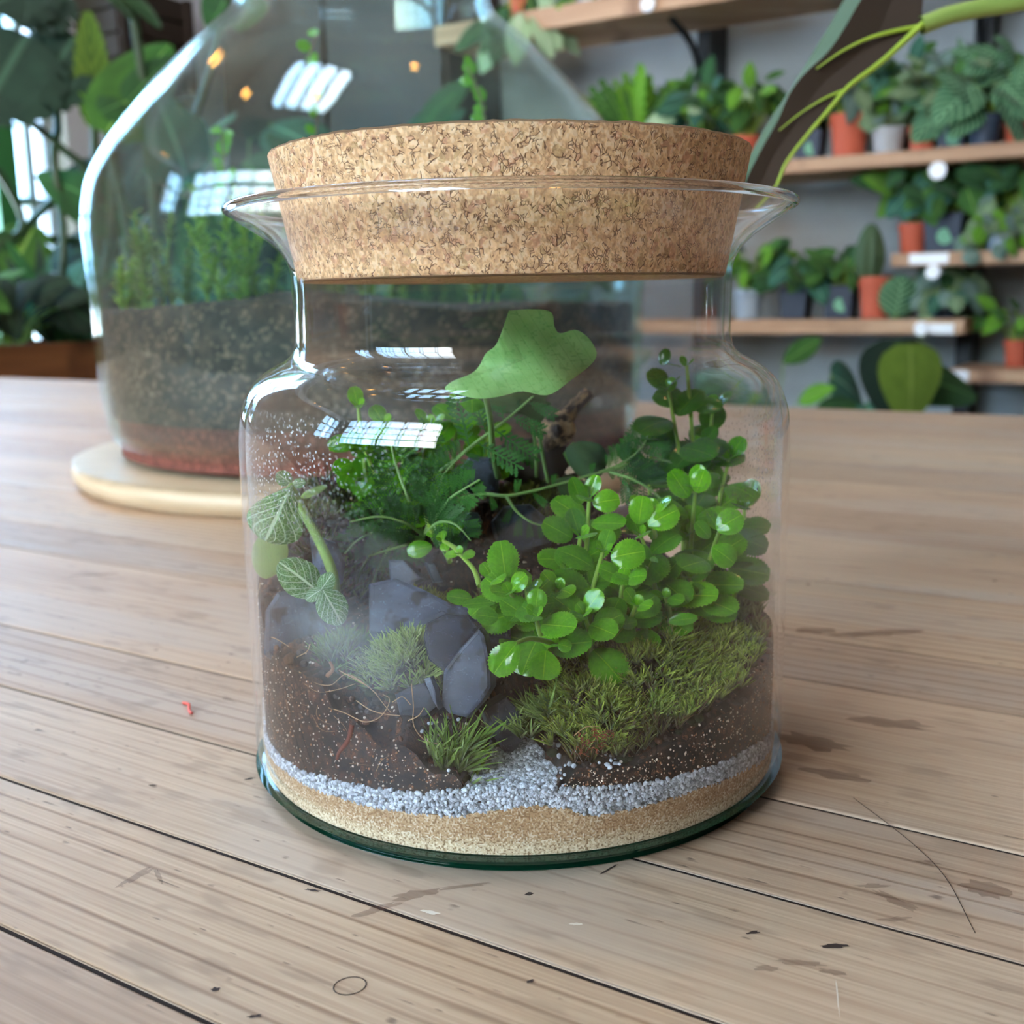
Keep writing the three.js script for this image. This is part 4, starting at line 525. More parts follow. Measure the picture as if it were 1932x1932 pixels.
{
  const pale = tex(256, 256, (u, v) => { const n = fbm(u * 8, v * 4, 8, 4, 870, 4), d = Math.abs(mod(u * 14 + v * 5, 1) - 0.5); return mix3(mix3(rgb(120, 176, 84), rgb(164, 210, 126), n), rgb(96, 156, 66), smooth(0.1, 0.0, d) * 0.25 + 0.35 * smooth(0.72, 0.85, vn(u * 40, v * 40, 40, 40, 2))); });
  const t = thing('pale_leaf_plant', 'plant with one large smooth pale green leaf standing up into the neck of the jar', 'plant');
  sheet(t, 'leaf', [[960, 586], [1000, 583], [1038, 588], [1045, 615], [1056, 628], [1086, 622], [1112, 640], [1126, 668], [1112, 690], [1070, 714], [1030, 738], [985, 732], [945, 740], [905, 744], [876, 740], [842, 732], [856, 716], [890, 702], [905, 688], [918, 664], [938, 645]], 0.014, phys({ map: pale, bumpMap: pale, bumpScale: 0.0006, roughness: 1, clearcoat: 0.3, clearcoatRoughness: 0.3, transmission: 0.35, thickness: 0 }), { bow: 0.011, tilt: -0.010 });
  part('stem', tube([at(915, 742, 0.014), at(925, 790, 0.004), at(930, 850, -0.01), at(940, 900, -0.024)], 0.0009, 0.0011), rachisMat, t);
  sheet(t, 'leaf', [[866, 760], [900, 752], [915, 766], [888, 778]], 0.002, GREEN[1], { bow: 0.001 });
  const ol = phys({ color: col(66, 88, 34), roughness: 1, transmission: 0.25, thickness: 0 }), olive = thing('olive_leaf_plant', 'plant with broad dull olive leaves at the back middle, beside the bark', 'plant');
  sheet(olive, 'leaf', [[862, 742], [920, 746], [1000, 738], [1032, 744], [1028, 754], [1040, 762], [1026, 770], [1030, 784], [1012, 796], [985, 780], [945, 776], [905, 768]], -0.016, ol, { bow: 0.004 });
  sheet(olive, 'leaf', [[1066, 852], [1074, 838], [1096, 830], [1130, 836], [1146, 862], [1140, 888], [1116, 902], [1092, 896], [1076, 878]], -0.024, phys({ color: col(64, 92, 48), roughness: 1, transmission: 0.2, thickness: 0 }), { bow: 0.004 });
  sheet(olive, 'leaf', [[1062, 856], [1080, 834], [1090, 846], [1078, 880]], -0.026, phys({ color: col(84, 126, 34), roughness: 1, transmission: 0.3, thickness: 0 }), { bow: 0.001 });
  sheet(olive, 'leaf', [[1046, 905], [1080, 896], [1100, 930], [1096, 960], [1066, 950]], -0.018, ol, { bow: 0.002 });
  for (const a of [[[1000, 785, -0.018], [1010, 840, -0.03], [1012, 900, -0.036]], [[1110, 900, -0.024], [1100, 930, -0.026], [1090, 990, -0.022]], [[1018, 800, -0.02], [1022, 850, -0.03], [1034, 910, -0.034]]]) part('stem', tube(a.map((b) => at(...b)), 0.0006, 0.0006), rachisMat, olive);
}

// ================= THE BIG JAR =================
const BX = -0.12, BZ = -0.648;
{
  const birch = tex(512, 256, (u, v) => { const n = fbm(u * 4, v * 60, 4, 60, 900, 3); return mix3(rgb(190, 166, 132), rgb(218, 196, 162), n); });
  const g = lathe(smoothPath([[0.0005, 0.0004], [0.20, 0.0004], [0.250, 0.0004], [0.258, 0.0022], [0.2625, 0.0085], [0.2620, 0.0150], [0.2570, 0.0190], [0.250, 0.0200], [0.12, 0.0200], [0.0005, 0.0200]], 90), 140);
  metricUV(g, 4); g.translate(BX, 0, BZ);
  single('round_board', g, std({ map: birch, roughness: 0.45 }), 'round pale wooden board with rounded edge under the big jar', 'board');
  const teal = phys({ color: col(243, 251, 249), transmission: 1, thickness: 0, specularIntensity: 0.7, roughness: 0, ior: 1.5 });
  const big = thing('glass_demijohn', 'large blue-green glass bottle terrarium standing behind the small jar on a wooden board', 'jar');
  big.position.set(BX, 0, BZ);
  const outer = smoothPath([[0.186, 0.0206], [0.205, 0.0225], [0.220, 0.030], [0.2295, 0.040], [0.2335, 0.060], [0.236, 0.090], [0.2375, 0.137], [0.2385, 0.179], [0.2395, 0.208], [0.2375, 0.226], [0.233, 0.245], [0.225, 0.262], [0.213, 0.280], [0.192, 0.306], [0.170, 0.329], [0.147, 0.352], [0.128, 0.368], [0.115, 0.379], [0.108, 0.391], [0.1065, 0.405], [0.1065, 0.46], [0.109, 0.475]], 130);
  const T = 0.004, inner = outer.map(([r, y], i) => { const a = outer[Math.max(0, i - 1)], b = outer[Math.min(outer.length - 1, i + 1)], l = Math.hypot(b[0] - a[0], b[1] - a[1]); return [r - T * (b[1] - a[1]) / l, Math.max(0.0235, y + T * (b[0] - a[0]) / l)]; });
  part('jar_wall', lathe([[0.0005, 0.0206], ...outer, ...inner.reverse(), [0.0005, 0.0240]], 140), teal, big);
  const rim = []; for (let i = 0; i <= 12; i++) { const a = i / 12 * Math.PI * 2; rim.push([0.108 + 0.006 * Math.cos(a), 0.478 + 0.006 * Math.sin(a)]); } part('rim', lathe(rim, 100), solidGlass, big);
  const fog = tex(512, 512, (u, v) => { const n = fbm(u * 14, v * 8, 14, 8, 910, 5); return clamp(0.01 + 0.07 * smooth(0.35, 0.8, n) + 0.04 * smooth(0.65, 0.3, v)); }, false);
  const fg = lathe(smoothPath([[0.2285, 0.045], [0.2325, 0.137], [0.2345, 0.208], [0.228, 0.245], [0.208, 0.280], [0.170, 0.323], [0.142, 0.349]], 40), 120);
  part('condensation', fg, std({ color: col(150, 168, 168), roughness: 1, transparent: true, alphaMap: fog }), big).userData.kind = 'stuff';
  // layers inside
  const place = (g) => g.translate(BX, 0, BZ);
  const clayTex = tex(512, 256, (u, v) => { const c = cells(u * 40, v * 20, 40, 20, 920); return mix3(mix3(rgb(116, 62, 48), rgb(176, 104, 84), c[2]), rgb(52, 30, 26), smooth(0.2, 0.03, c[1] - c[0])); });
  const clay = single('clay_pebble_layer', place(bed(() => 0.0245, (x, z) => 0.062 + 0.008 * fbm(Math.atan2(x, z) * 4 + 20, 3, 4096, 4096, 5, 3), 0.222, 6, 140)), std({ map: clayTex, bumpMap: clayTex, bumpScale: 0.002, roughness: 0.9 }), 'reddish clay pebble layer at the bottom of the large bottle', 'clay pebbles'); clay.userData.kind = 'stuff';
  const bigSoilTex = tex(512, 512, (u, v) => { const c = cells(u * 36, v * 36, 36, 36, 930), n = fbm(u * 12, v * 12, 12, 12, 940, 4); return mix3(mix3(rgb(30, 22, 18), rgb(112, 86, 70), n), rgb(160, 128, 106), c[2] > 0.88 ? 0.7 : 0); });
  const bs = single('bottle_soil', place(bed(() => 0.058, (x, z) => 0.140 + 0.012 * (fbm(x * 30 + 50, z * 30 + 50, 4096, 4096, 6, 4) - 0.4) + 0.012 * Math.exp(-((x + 0.04) ** 2 + (z - 0.15) ** 2) / 0.008), 0.2285, 30, 160)), std({ map: bigSoilTex, bumpMap: bigSoilTex, bumpScale: 0.003, roughness: 0.9 }), 'thick dark brown soil inside the large bottle', 'soil'); bs.userData.kind = 'stuff';
  // feathery plants growing in it
  const feather = (label, x, z, h, w, n, c0, c1, seed) => {
    const t = thing('feathery_plant', label, 'plant'), r = rand(seed);
    for (let i = 0; i < n; i++) { const pos = [], idx = [], color = [], a = r() * 6.283, tilt = 0.5 * r(), d = V(Math.cos(a) * tilt, 1, Math.sin(a) * tilt).normalize(), o = V(BX + x + (r() - 0.5) * w * 0.6, 0.138, BZ + z + (r() - 0.5) * w * 0.6), L = h * (0.55 + 0.5 * r()), end = o.clone().addScaledVector(d, L); const hh = Math.hypot(end.x - BX, end.z - BZ); if (hh > 0.215) { o.x -= (end.x - BX) * (hh - 0.215) / hh; o.z -= (end.z - BZ) * (hh - 0.215) / hh; }
      for (let k = 0; k < 46; k++) { const tt = 0.15 + 0.85 * r(), p = o.clone().addScaledVector(d, L * tt), b = r() * 6.283, e = V(Math.cos(b), 0.9, Math.sin(b)).normalize(); blade(pos, idx, color, p, e, V(e.z, 0, -e.x).normalize(), 0.018 * (1.1 - tt * 0.6), 0.0016, c0, mix3(c0, c1, r()), 0.3); }
      part('stem', mergeGeometries([tube([o, o.clone().addScaledVector(d, L * 0.5), o.clone().addScaledVector(d, L)], 0.0011, 0.0007, 6, 5)]), stemMat, t); part('foliage', geo(pos, idx, null, null, color), bladeMat, t); }
  };
  const G0 = lin(140, 176, 50), G1 = lin(214, 236, 120);
  feather('tall yellow-green feathery plant inside the large bottle, just left of the cork stopper', -0.085, 0.165, 0.105, 0.08, 12, G0, G1, 61);
  feather('pale feathery plant in the middle of the large bottle', -0.150, 0.135, 0.085, 0.07, 9, lin(120, 140, 60), lin(186, 200, 120), 62);
  feather('low feathery plant at the left side of the large bottle', -0.205, 0.045, 0.050, 0.05, 6, G0, G1, 63);
  feather('feathery plant at the right side of the large bottle, seen above the cork', 0.10, 0.0, 0.09, 0.08, 6, lin(80, 110, 50), G1, 64);
  feather('feathery plant at the back of the large bottle', -0.02, -0.10, 0.12, 0.10, 7, lin(80, 110, 60), lin(150, 176, 100), 65);
  const sprout = (label, pts, seed) => { const t = thing('climbing_sprout', label, 'plant'), r = rand(seed), p = pts.map((a) => at(...a)), c = new THREE.CatmullRomCurve3(p); part('stem', tube(p, 0.0011, 0.0008, 20, 5), std({ color: col(128, 100, 84) }), t); for (let i = 0; i < 9; i++) { const u = 0.3 + 0.7 * i / 8, o = c.getPointAt(u); aim(part('leaf', roundLeaf[0], GREEN[0], t), o, V((r() - 0.5) * 2, 0.4, (r() - 0.5)), V(0, 0.6, 1).normalize(), 0.009 + 0.006 * r()); } };
  sprout('thin climbing sprout inside the large bottle reaching towards its neck', [[588, 420, -0.66], [592, 320, -0.66], [597, 200, -0.66], [580, 120, -0.66], [600, 65, -0.66]], 71);
  sprout('second thin sprout inside the large bottle, above the left part of the cork', [[430, 420, -0.60], [425, 330, -0.60], [418, 250, -0.60]], 72);
  sprout('short sprout inside the large bottle, above the middle of the cork', [[905, 330, -0.62], [915, 230, -0.62], [900, 165, -0.62], [880, 125, -0.62]], 73);
}

// ================= BIG LEAF IN FRONT OF THE SHELVES =================
{
  const t = thing('large_leaf_plant', 'potted plant whose big leaf with dark brown underside hangs in from the upper right', 'plant'), Z = -0.26;
  const rows = [[[1650, -90], [1690, -90], [1720, -85], [1748, -80]], [[1592, 0], [1624, 0], [1682, 5], [1741, 10]], [[1560, 55], [1592, 55], [1660, 55], [1735, 46]], [[1533, 100], [1562, 98], [1612, 108], [1664, 116]], [[1504, 146], [1515, 142], [1556, 154], [1600, 165]], [[1482, 182], [1489, 178], [1524, 195], [1560, 212]], [[1449, 230], [1468, 226], [1496, 241], [1524, 254]], [[1424, 275], [1440, 275], [1460, 294], [1482, 310]], [[1398, 325], [1412, 330], [1438, 342], [1464, 352]], [[1375, 385], [1386, 390], [1404, 398], [1420, 402]], [[1358, 430], [1362, 432], [1366, 434], [1370, 436]]];
  const z = [[-0.035, 0, -0.003, 0], [-0.03, 0, -0.003, 0], [-0.028, 0, -0.003, 0], [-0.024, 0, -0.003, 0], [-0.02, 0, -0.003, 0], [-0.016, 0, -0.002, 0], [-0.016, 0, -0.002, 0], [-0.014, 0, -0.002, 0], [-0.01, 0, -0.002, 0], [-0.006, 0, -0.002, 0], [0, 0, 0, 0]];
  const curves = [0, 1, 2, 3].map((k) => new THREE.CatmullRomCurve3(rows.map((r, i) => at(r[k][0], r[k][1], Z + z[i][k]))));
  const strip = (a, b, seg, back) => { const pos = [], idx = [], uv = []; for (let i = 0; i <= 40; i++) for (let j = 0; j <= seg; j++) { const p = a.getPoint(i / 40).lerp(b.getPoint(i / 40), j / seg); pos.push(p.x, p.y, p.z - back); uv.push(j / seg, i / 40); } for (let i = 0; i < 40; i++) for (let j = 0; j < seg; j++) { const q = i * (seg + 1) + j, w = q + seg + 1; idx.push(q, w, q + 1, q + 1, w, w + 1); } return geo(pos, idx, null, uv); };
  const dark = phys({ color: col(66, 52, 42), roughness: 0.9, specularIntensity: 0.2 }), pale = phys({ color: col(72, 94, 66), roughness: 1, transmission: 0.1, thickness: 0 }), vein = std({ color: col(158, 176, 52), roughness: 0.5 });
  part('leaf_underside', mergeGeometries([strip(curves[1], curves[2], 6, 0), strip(curves[2], curves[3], 6, 0)]), dark, t);
  part('leaf_upper_side', mergeGeometries([strip(curves[0], curves[1], 4, 0), strip(curves[1], curves[2], 6, 0.0012), strip(curves[2], curves[3], 6, 0.0012)]), pale, t);
  const P = (x, y, d = 0.001) => at(x, y, Z + d);
  part('midrib', tube([P(1742, 44, 0.002), P(1664, 116), P(1600, 165), P(1560, 212), P(1524, 254), P(1482, 310), P(1464, 352), P(1420, 402)], 0.0017, 0.0006, 40, 8), vein, t);
  part('side_vein', tube([P(1734, 50, 0.001), P(1690, 58, 0.001), P(1640, 72, 0.001), P(1590, 96, 0.001), P(1540, 130, 0.001)], 0.0014, 0.0004, 24, 6), vein, t);
  part('side_vein', tube([P(1592, 170, 0.001), P(1555, 186, 0.001), P(1510, 214, 0.001), P(1470, 246, 0.001)], 0.0008, 0.0003, 24, 6), vein, t);
  const potAt = V(0.66, 0, -0.34);
  part('petiole', tube([P(1738, 48, 0.001), P(1800, 25), P(1870, 12), P(1960, -5), V(0.50, 0.435, -0.29), V(0.60, 0.36, -0.33), potAt.clone().add(V(0, 0.10, 0))], 0.0046, 0.0055, 50, 12), std({ color: col(140, 158, 74), roughness: 0.45 }), t);
  part('pot', lathe([[0.0005, 0], [0.055, 0], [0.07, 0.12], [0.074, 0.12], [0.074, 0.14], [0.068, 0.14], [0.064, 0.11], [0.0005, 0.11]], 48).translate(potAt.x, 0.0002, potAt.z), std({ color: col(168, 84, 60), roughness: 0.8 }), t);
}

// ================= SHELVES =================
const plankTex = tex(1024, 256, (u, v) => { const n = fbm(u * 4, v * 40, 4, 40, 950, 4), s = fbm(u * 8, v * 3, 8, 3, 960, 4); return mix3(mix3(rgb(150, 112, 84), rgb(206, 172, 140), n), rgb(110, 78, 60), smooth(0.58, 0.75, s) * 0.6); });
const shelfMat = std({ map: plankTex, bumpMap: plankTex, bumpScale: 0.001, roughness: 0.75 });
function shelf(label, s0, s1, top, thick, bend = 0) { const g = metricUV(roomBox(s0, s1, top - thick, top, -2.995, -2.70, 0.004), 1.2); if (bend) g.translate(0, bend, 0); return single('shelf_board', g, shelfMat, label, 'shelf'); }
shelf('high wooden shelf above the big bottle, seen from below', -1.92, 2.6, 0.985, 0.06);
shelf('long upper wooden shelf of potted plants right of the cork, level with the terracotta pots', -2.3, 2.6, 0.500, 0.036);
shelf('short middle wooden shelf at the right edge with the dark pot and white price strip', -0.50, 2.6, 0.246, 0.034);
shelf('lower wooden shelf right of the jar lip with the tall cactus pot', -1.7, -0.31, 0.078, 0.038);
shelf('lowest wooden shelf at the right edge with one bright little plant', -0.345, 2.6, -0.048, 0.034);
const ironMat = std({ color: col(40, 44, 48), roughness: 0.5, metalness: 0.6 });
function upright(label, s) { const t = thing('shelf_upright', label, 'upright'); part('post', roomBox(s - 0.02, s + 0.02, FLOOR, 1.5, -3.145, -2.998), ironMat, t); for (const y of [0.925, 0.464]) { part('bracket', tube([room(s, y - 0.16, -3.0), room(s, y - 0.06, -2.92), room(s, y - 0.012, -2.76)], 0.012, 0.010, 10, 8), ironMat, t); } }
upright('dark iron shelf upright left of the big hanging leaf', -1.145);
upright('dark iron shelf upright behind the petiole of the big leaf at the upper right', -0.36);
{
  const white = std({ color: col(236, 240, 244), roughness: 0.5 });
  const strip = (label, px, py, w, h) => { const p = onQ(px, py, -2.698); return single('price_strip', roomBox(sOf(p) - w / 2, sOf(p) + w / 2, p.y - h / 2, p.y + h / 2, -2.7, -2.6985), white, label, 'label'); };
  const disc = (label, px, py, r) => { const p = onQ(px, py, -2.69), g = new THREE.CylinderGeometry(r, r, 0.004, 24); g.rotateX(Math.PI / 2); g.rotateY(TURN); g.translate(p.x, p.y, p.z); return single('round_tag', g, white, label, 'tag'); };
  strip('white price strip on the edge of the short middle shelf', 1752, 488, 0.095, 0.026); strip('white price strip on the right end of the lower shelf', 1775, 620, 0.062, 0.026); strip('white price strip on the left end of the lowest shelf', 1810, 709, 0.044, 0.026);
  disc('round white tag just under the upper shelf, above the dark pot', 1769, 322, 0.021); disc('round white tag under the short middle shelf', 1760, 513, 0.018); disc('round white tag on the lower shelf edge left of its price strip', 1738, 620, 0.018); disc('round white tag under the high shelf next to the iron upright', 1222, 8, 0.02);
}

// ================= POTTED PLANTS =================
const terra = std({ color: col(186, 88, 62), roughness: 0.75 }), slatePot = std({ color: col(44, 56, 74), roughness: 0.6 }), greyPot = std({ color: col(150, 164, 178), roughness: 0.6 }), clearPot = phys({ color: col(206, 208, 210), roughness: 1, transmission: 0.4, thickness: 0 }), whitePot = std({ color: col(214, 214, 210), roughness: 0.6 });
const peat = std({ color: col(50, 36, 28), roughness: 1 }), stickerMat = std({ color: col(110, 170, 138), roughness: 0.6 }), blackPot = std({ color: col(34, 34, 36), roughness: 0.6 });
const leafTex = (a, b, vein, k, dots = 0, stripes = 0) => tex(128, 128, (u, v) => { const x = Math.abs(u - 0.5) * 2; let c = mix3(a, b, fbm(u * 6, v * 6, 6, 6, k, 3)); if (stripes) c = mix3(c, vein, smooth(0.35, 0.75, Math.abs(mod(v * 7 - x * 2, 1) - 0.5) * 2) * stripes); if (dots) { const d = cells(u * 12, v * 12, 12, 12, k + 3); c = mix3(c, vein, d[0] < 0.34 ? dots : 0); } return mix3(c, vein, smooth(0.08, 0.02, x) * 0.8); });
const pl = (m, o = {}) => phys({ map: m, roughness: 1, transmission: 0.2, thickness: 0, ...o });
const LM = {
  deep: pl(leafTex(rgb(26, 66, 34), rgb(44, 96, 44), rgb(90, 140, 80), 1000)), mid: pl(leafTex(rgb(40, 84, 30), rgb(66, 116, 40), rgb(140, 180, 90), 1010)), lime: pl(leafTex(rgb(74, 132, 24), rgb(108, 162, 36), rgb(160, 190, 90), 1020)),
  grey: pl(leafTex(rgb(84, 112, 104), rgb(126, 152, 140), rgb(180, 196, 180), 1030)), dotted: pl(leafTex(rgb(60, 92, 60), rgb(84, 120, 76), rgb(186, 200, 160), 1040, 0.7)), striped: pl(leafTex(rgb(26, 74, 44), rgb(40, 96, 58), rgb(150, 196, 150), 1050, 0, 0.8)), blue: pl(leafTex(rgb(34, 78, 64), rgb(60, 116, 92), rgb(130, 180, 150), 1060)), shadow: pl(leafTex(rgb(20, 48, 40), rgb(38, 74, 60), rgb(70, 110, 90), 1075)), pale: pl(leafTex(rgb(150, 190, 140), rgb(196, 220, 186), rgb(226, 236, 216), 1070)), black: pl(leafTex(rgb(14, 36, 26), rgb(24, 54, 36), rgb(50, 90, 60), 1080)),
};
const LG = { oval: leafGeo({ L: 1, W: 0.5, p: 0.95, k: 0.8, dome: 0.2, fold: 0.15, curl: -0.15, nu: 8, nv: 2 }), heart: leafGeo({ L: 1, W: 0.78, p: 0.62, k: 0.62, dome: 0.2, fold: 0.12, curl: -0.15, nu: 10, nv: 2 }), lance: leafGeo({ L: 1, W: 0.17, p: 0.9, k: 0.8, dome: 0.1, fold: 0.2, curl: -0.25, nu: 8, nv: 1 }), round: leafGeo({ L: 1, W: 0.95, p: 1, k: 0.5, dome: 0.25, nu: 8, nv: 2 }), frond: leafGeo({ L: 1, W: 0.26, p: 0.9, k: 0.7, dome: 0.1, fold: 0.1, curl: -0.3, teeth: 1, tooth: 0.4, nu: 18, nv: 1 }) };
const potGeo = new Map();
function potShape(w, h, square) { const k = [w, h, square].join(); if (!potGeo.has(k)) potGeo.set(k, square ? (() => { const g = new RoundedBoxGeometry(w, h, w, 2, 0.004), p = g.attributes.position; for (let i = 0; i < p.count; i++) { const s = lerp(0.82, 1, p.getY(i) / h + 0.5); p.setX(i, p.getX(i) * s); p.setZ(i, p.getZ(i) * s); } g.translate(0, h / 2, 0); g.computeVertexNormals(); return g; })() : lathe([[0.0005, 0], [w * 0.37, 0], [w * 0.385, 0.002], [w * 0.455, h * 0.76], [w * 0.5, h * 0.77], [w * 0.5, h], [w * 0.46, h], [w * 0.44, h * 0.86], [0.0005, h * 0.86]], 28)); return potGeo.get(k); }
// kind: leaf shape; spread: 0 upright .. 1 lying; droop: how far the leaves hang
function potted(label, foot, { pot = terra, w = 0.09, h = 0.09, square = false, sticker = 0, mat = 'mid', leaf = 'oval', n = 16, L = 0.06, H = 0.10, spread = 0.7, droop = 0, bare = false, name = 'potted_plant' }, seed) {
  const t = thing(name, label, 'potted plant'), r = rand(seed); t.position.copy(foot);
  const y0 = bare ? 0 : h * 0.86;
  if (!bare) { part('pot', potShape(w, h, square), pot, t).rotation.y = square ? TURN : 0; if (square) part('soil', new THREE.CylinderGeometry(w * 0.42, w * 0.42, 0.006, 16).translate(0, h, 0), peat, t); }
  if (sticker) { const g = new THREE.CylinderGeometry(sticker, sticker, 0.002, 20); g.rotateX(Math.PI / 2); const d = EYE.clone().sub(foot).setY(0).normalize(); g.rotateY(Math.atan2(d.x, d.z)); part('sticker', g, stickerMat, t).position.set(d.x * w * 0.47, h * 0.42, d.z * w * 0.47); }
  const stems = [];
  if (!bare && n > 8 && w < 0.2) { n = Math.round(n * 1.7); L *= 1.05; }
  for (let i = 0; i < n; i++) {
    const a = i * 2.4 + r() * 0.8, k = (i + 0.5) / n, out = spread * (0.25 + 0.75 * r()), top = V(Math.cos(a) * out * H * 0.75, y0 + H * lerp(0.35, 1, 1 - k * 0.75) * (1 - 0.25 * out) - droop * out * H * 1.4, Math.sin(a) * out * H * 0.75), base = V(Math.cos(a) * w * 0.12, y0, Math.sin(a) * w * 0.12);
    const upright_ = leaf === 'lance' || leaf === 'frond', o = upright_ ? base : top, d = upright_ ? V(Math.cos(a) * out, 1.0, Math.sin(a) * out) : V(Math.cos(a), lerp(0.7, -1.0, r()) - droop, Math.sin(a) * 0.5);
    if (!upright_) { const m = base.clone().lerp(top, 0.55).add(V(0, H * 0.12, 0)); stems.push(tube([base, m, top], 0.0016, 0.0012, 5, 4)); }
    aim(part('leaf', LG[leaf], Array.isArray(mat) ? LM[mat[(r() * mat.length) | 0]] : LM[mat], t), o, d, V((r() - 0.5) * 1.4, 0.5 + 0.4 * r(), 0.9).normalize(), upright_ ? H * (0.75 + 0.45 * r()) : L * (0.75 + 0.5 * r()));
  }
  if (stems.length) part('stems', mergeGeometries(stems), stemMat, t);
  return t;
}
const onShelf = (px, py, top, q = -2.83) => { const p = onQ(px, py, q); p.y = top + 0.0005; return p; };
const T1 = 0.5, T2 = 0.246, T3 = 0.078, T4 = -0.048, T0 = 0.985;
potted('spiky bright fern at the left end of the upper shelf, just above the cork', onShelf(1205, 235, T1), { leaf: 'frond', mat: ['mid', 'lime'], n: 26, H: 0.19, spread: 0.85, w: 0.1, pot: blackPot }, 1);
potted('fern-like plant with upright fronds standing beside the iron upright on the upper shelf', onShelf(1262, 235, T1, -2.88), { leaf: 'lance', mat: ['mid', 'deep'], n: 16, H: 0.20, spread: 0.5, w: 0.1, pot: blackPot }, 2);
potted('plant with pale upright leaves on the upper shelf above the right half of the cork', onShelf(1322, 235, T1), { leaf: 'oval', mat: ['blue', 'pale', 'deep'], n: 20, L: 0.085, H: 0.16, spread: 0.8, w: 0.1, pot: slatePot }, 3);
potted('bushy green plant in a terracotta pot behind the right edge of the cork', onShelf(1405, 255, T1), { leaf: 'oval', mat: ['mid', 'deep', 'mid', 'lime'], n: 30, L: 0.07, H: 0.18, spread: 0.85, w: 0.10, h: 0.085 }, 4);
potted('dark pot with green-labelled front partly behind the hanging leaf, on the upper shelf', onShelf(1530, 270, T1), { pot: slatePot, square: true, w: 0.075, h: 0.085, sticker: 0.018, leaf: 'oval', mat: 'deep', n: 14, L: 0.06, H: 0.11 }, 5);
potted('large terracotta pot with a grey-green patterned plant right of the hanging leaf', onShelf(1602, 270, T1), { w: 0.108, h: 0.118, leaf: 'oval', mat: ['dotted', 'blue', 'grey'], n: 18, L: 0.10, H: 0.12, spread: 0.8 }, 6);
potted('clear pot with a white label and pale brown succulents on the upper shelf', onShelf(1676, 265, T1), { pot: clearPot, w: 0.088, h: 0.075, leaf: 'round', mat: ['grey', 'dotted'], n: 14, L: 0.035, H: 0.05, spread: 1 }, 7);
potted('tall bushy blue-green plant at the back of the upper shelf, above the clear pot', onShelf(1690, 255, T1, -2.92), { pot: blackPot, w: 0.09, h: 0.09, leaf: 'oval', mat: ['blue', 'deep', 'mid'], n: 34, L: 0.07, H: 0.22, spread: 0.85 }, 8);
potted('small terracotta pot with a speckled yellow-green plant on the upper shelf', onShelf(1741, 258, T1), { w: 0.075, h: 0.072, leaf: 'oval', mat: ['dotted', 'lime', 'mid'], n: 22, L: 0.065, H: 0.15, spread: 0.9 }, 9);
potted('dark square pot with a round green sticker between terracotta pots on the upper shelf', onShelf(1800, 250, T1), { pot: slatePot, square: true, w: 0.068, h: 0.08, sticker: 0.02, leaf: 'oval', mat: ['dotted', 'grey'], n: 24, L: 0.07, H: 0.20, spread: 0.8, droop: 0.1 }, 10);
potted('plant with big silver-striped leaves near the right edge of the upper shelf', onShelf(1858, 245, T1, -2.80), { pot: slatePot, w: 0.085, h: 0.08, leaf: 'heart', mat: 'striped', n: 13, L: 0.12, H: 0.13, spread: 0.9, droop: 0.25 }, 11);
potted('striped bushy plant in a terracotta pot at the far right of the upper shelf', onShelf(1926, 240, T1), { w: 0.085, h: 0.075, leaf: 'heart', mat: ['striped', 'mid'], n: 16, L: 0.09, H: 0.19, spread: 0.8 }, 12);
potted('dark square pot with a green sticker and a leafy vine on the short middle shelf', onShelf(1782, 460, T2), { pot: slatePot, square: true, w: 0.098, h: 0.1, sticker: 0.021, leaf: 'heart', mat: ['deep', 'blue', 'mid'], n: 24, L: 0.07, H: 0.15, spread: 0.95, droop: 0.15 }, 13);
potted('terracotta pot with lime pointed leaves left of the dark pot on the middle shelf', onShelf(1722, 455, T2), { w: 0.078, h: 0.08, leaf: 'heart', mat: ['lime', 'deep', 'mid'], n: 10, L: 0.08, H: 0.18, spread: 0.6 }, 14);
potted('dark leafy plant at the right edge of the short middle shelf', onShelf(1925, 455, T2), { pot: blackPot, w: 0.09, h: 0.09, leaf: 'oval', mat: ['deep', 'black', 'mid'], n: 18, L: 0.09, H: 0.17, spread: 0.9 }, 15);
potted('silvery trailing plant hanging over the right part of the middle shelf', onShelf(1890, 455, T2, -2.76), { pot: greyPot, w: 0.075, h: 0.06, leaf: 'round', mat: ['grey', 'dotted', 'lime'], n: 34, L: 0.04, H: 0.12, spread: 1.0, droop: 0.6 }, 16);
potted('pale grey pot with bright green leaves beside the jar neck on the lower shelf', onShelf(1412, 590, T3), { pot: greyPot, w: 0.088, h: 0.085, leaf: 'oval', mat: ['lime', 'mid', 'deep'], n: 26, L: 0.06, H: 0.15, spread: 0.9 }, 17);
potted('dark square pot with drooping green leaves, second from the jar on the lower shelf', onShelf(1502, 590, T3), { pot: slatePot, square: true, w: 0.082, h: 0.088, leaf: 'heart', mat: ['deep', 'blue', 'mid'], n: 26, L: 0.06, H: 0.12, spread: 0.95, droop: 0.2 }, 18);
potted('dark square pot with green sticker just left of the cactus pot, lower shelf', onShelf(1586, 592, T3), { pot: slatePot, square: true, w: 0.085, h: 0.09, sticker: 0.02, leaf: 'oval', mat: ['mid', 'deep', 'blue'], n: 24, L: 0.06, H: 0.10, spread: 0.95 }, 19);
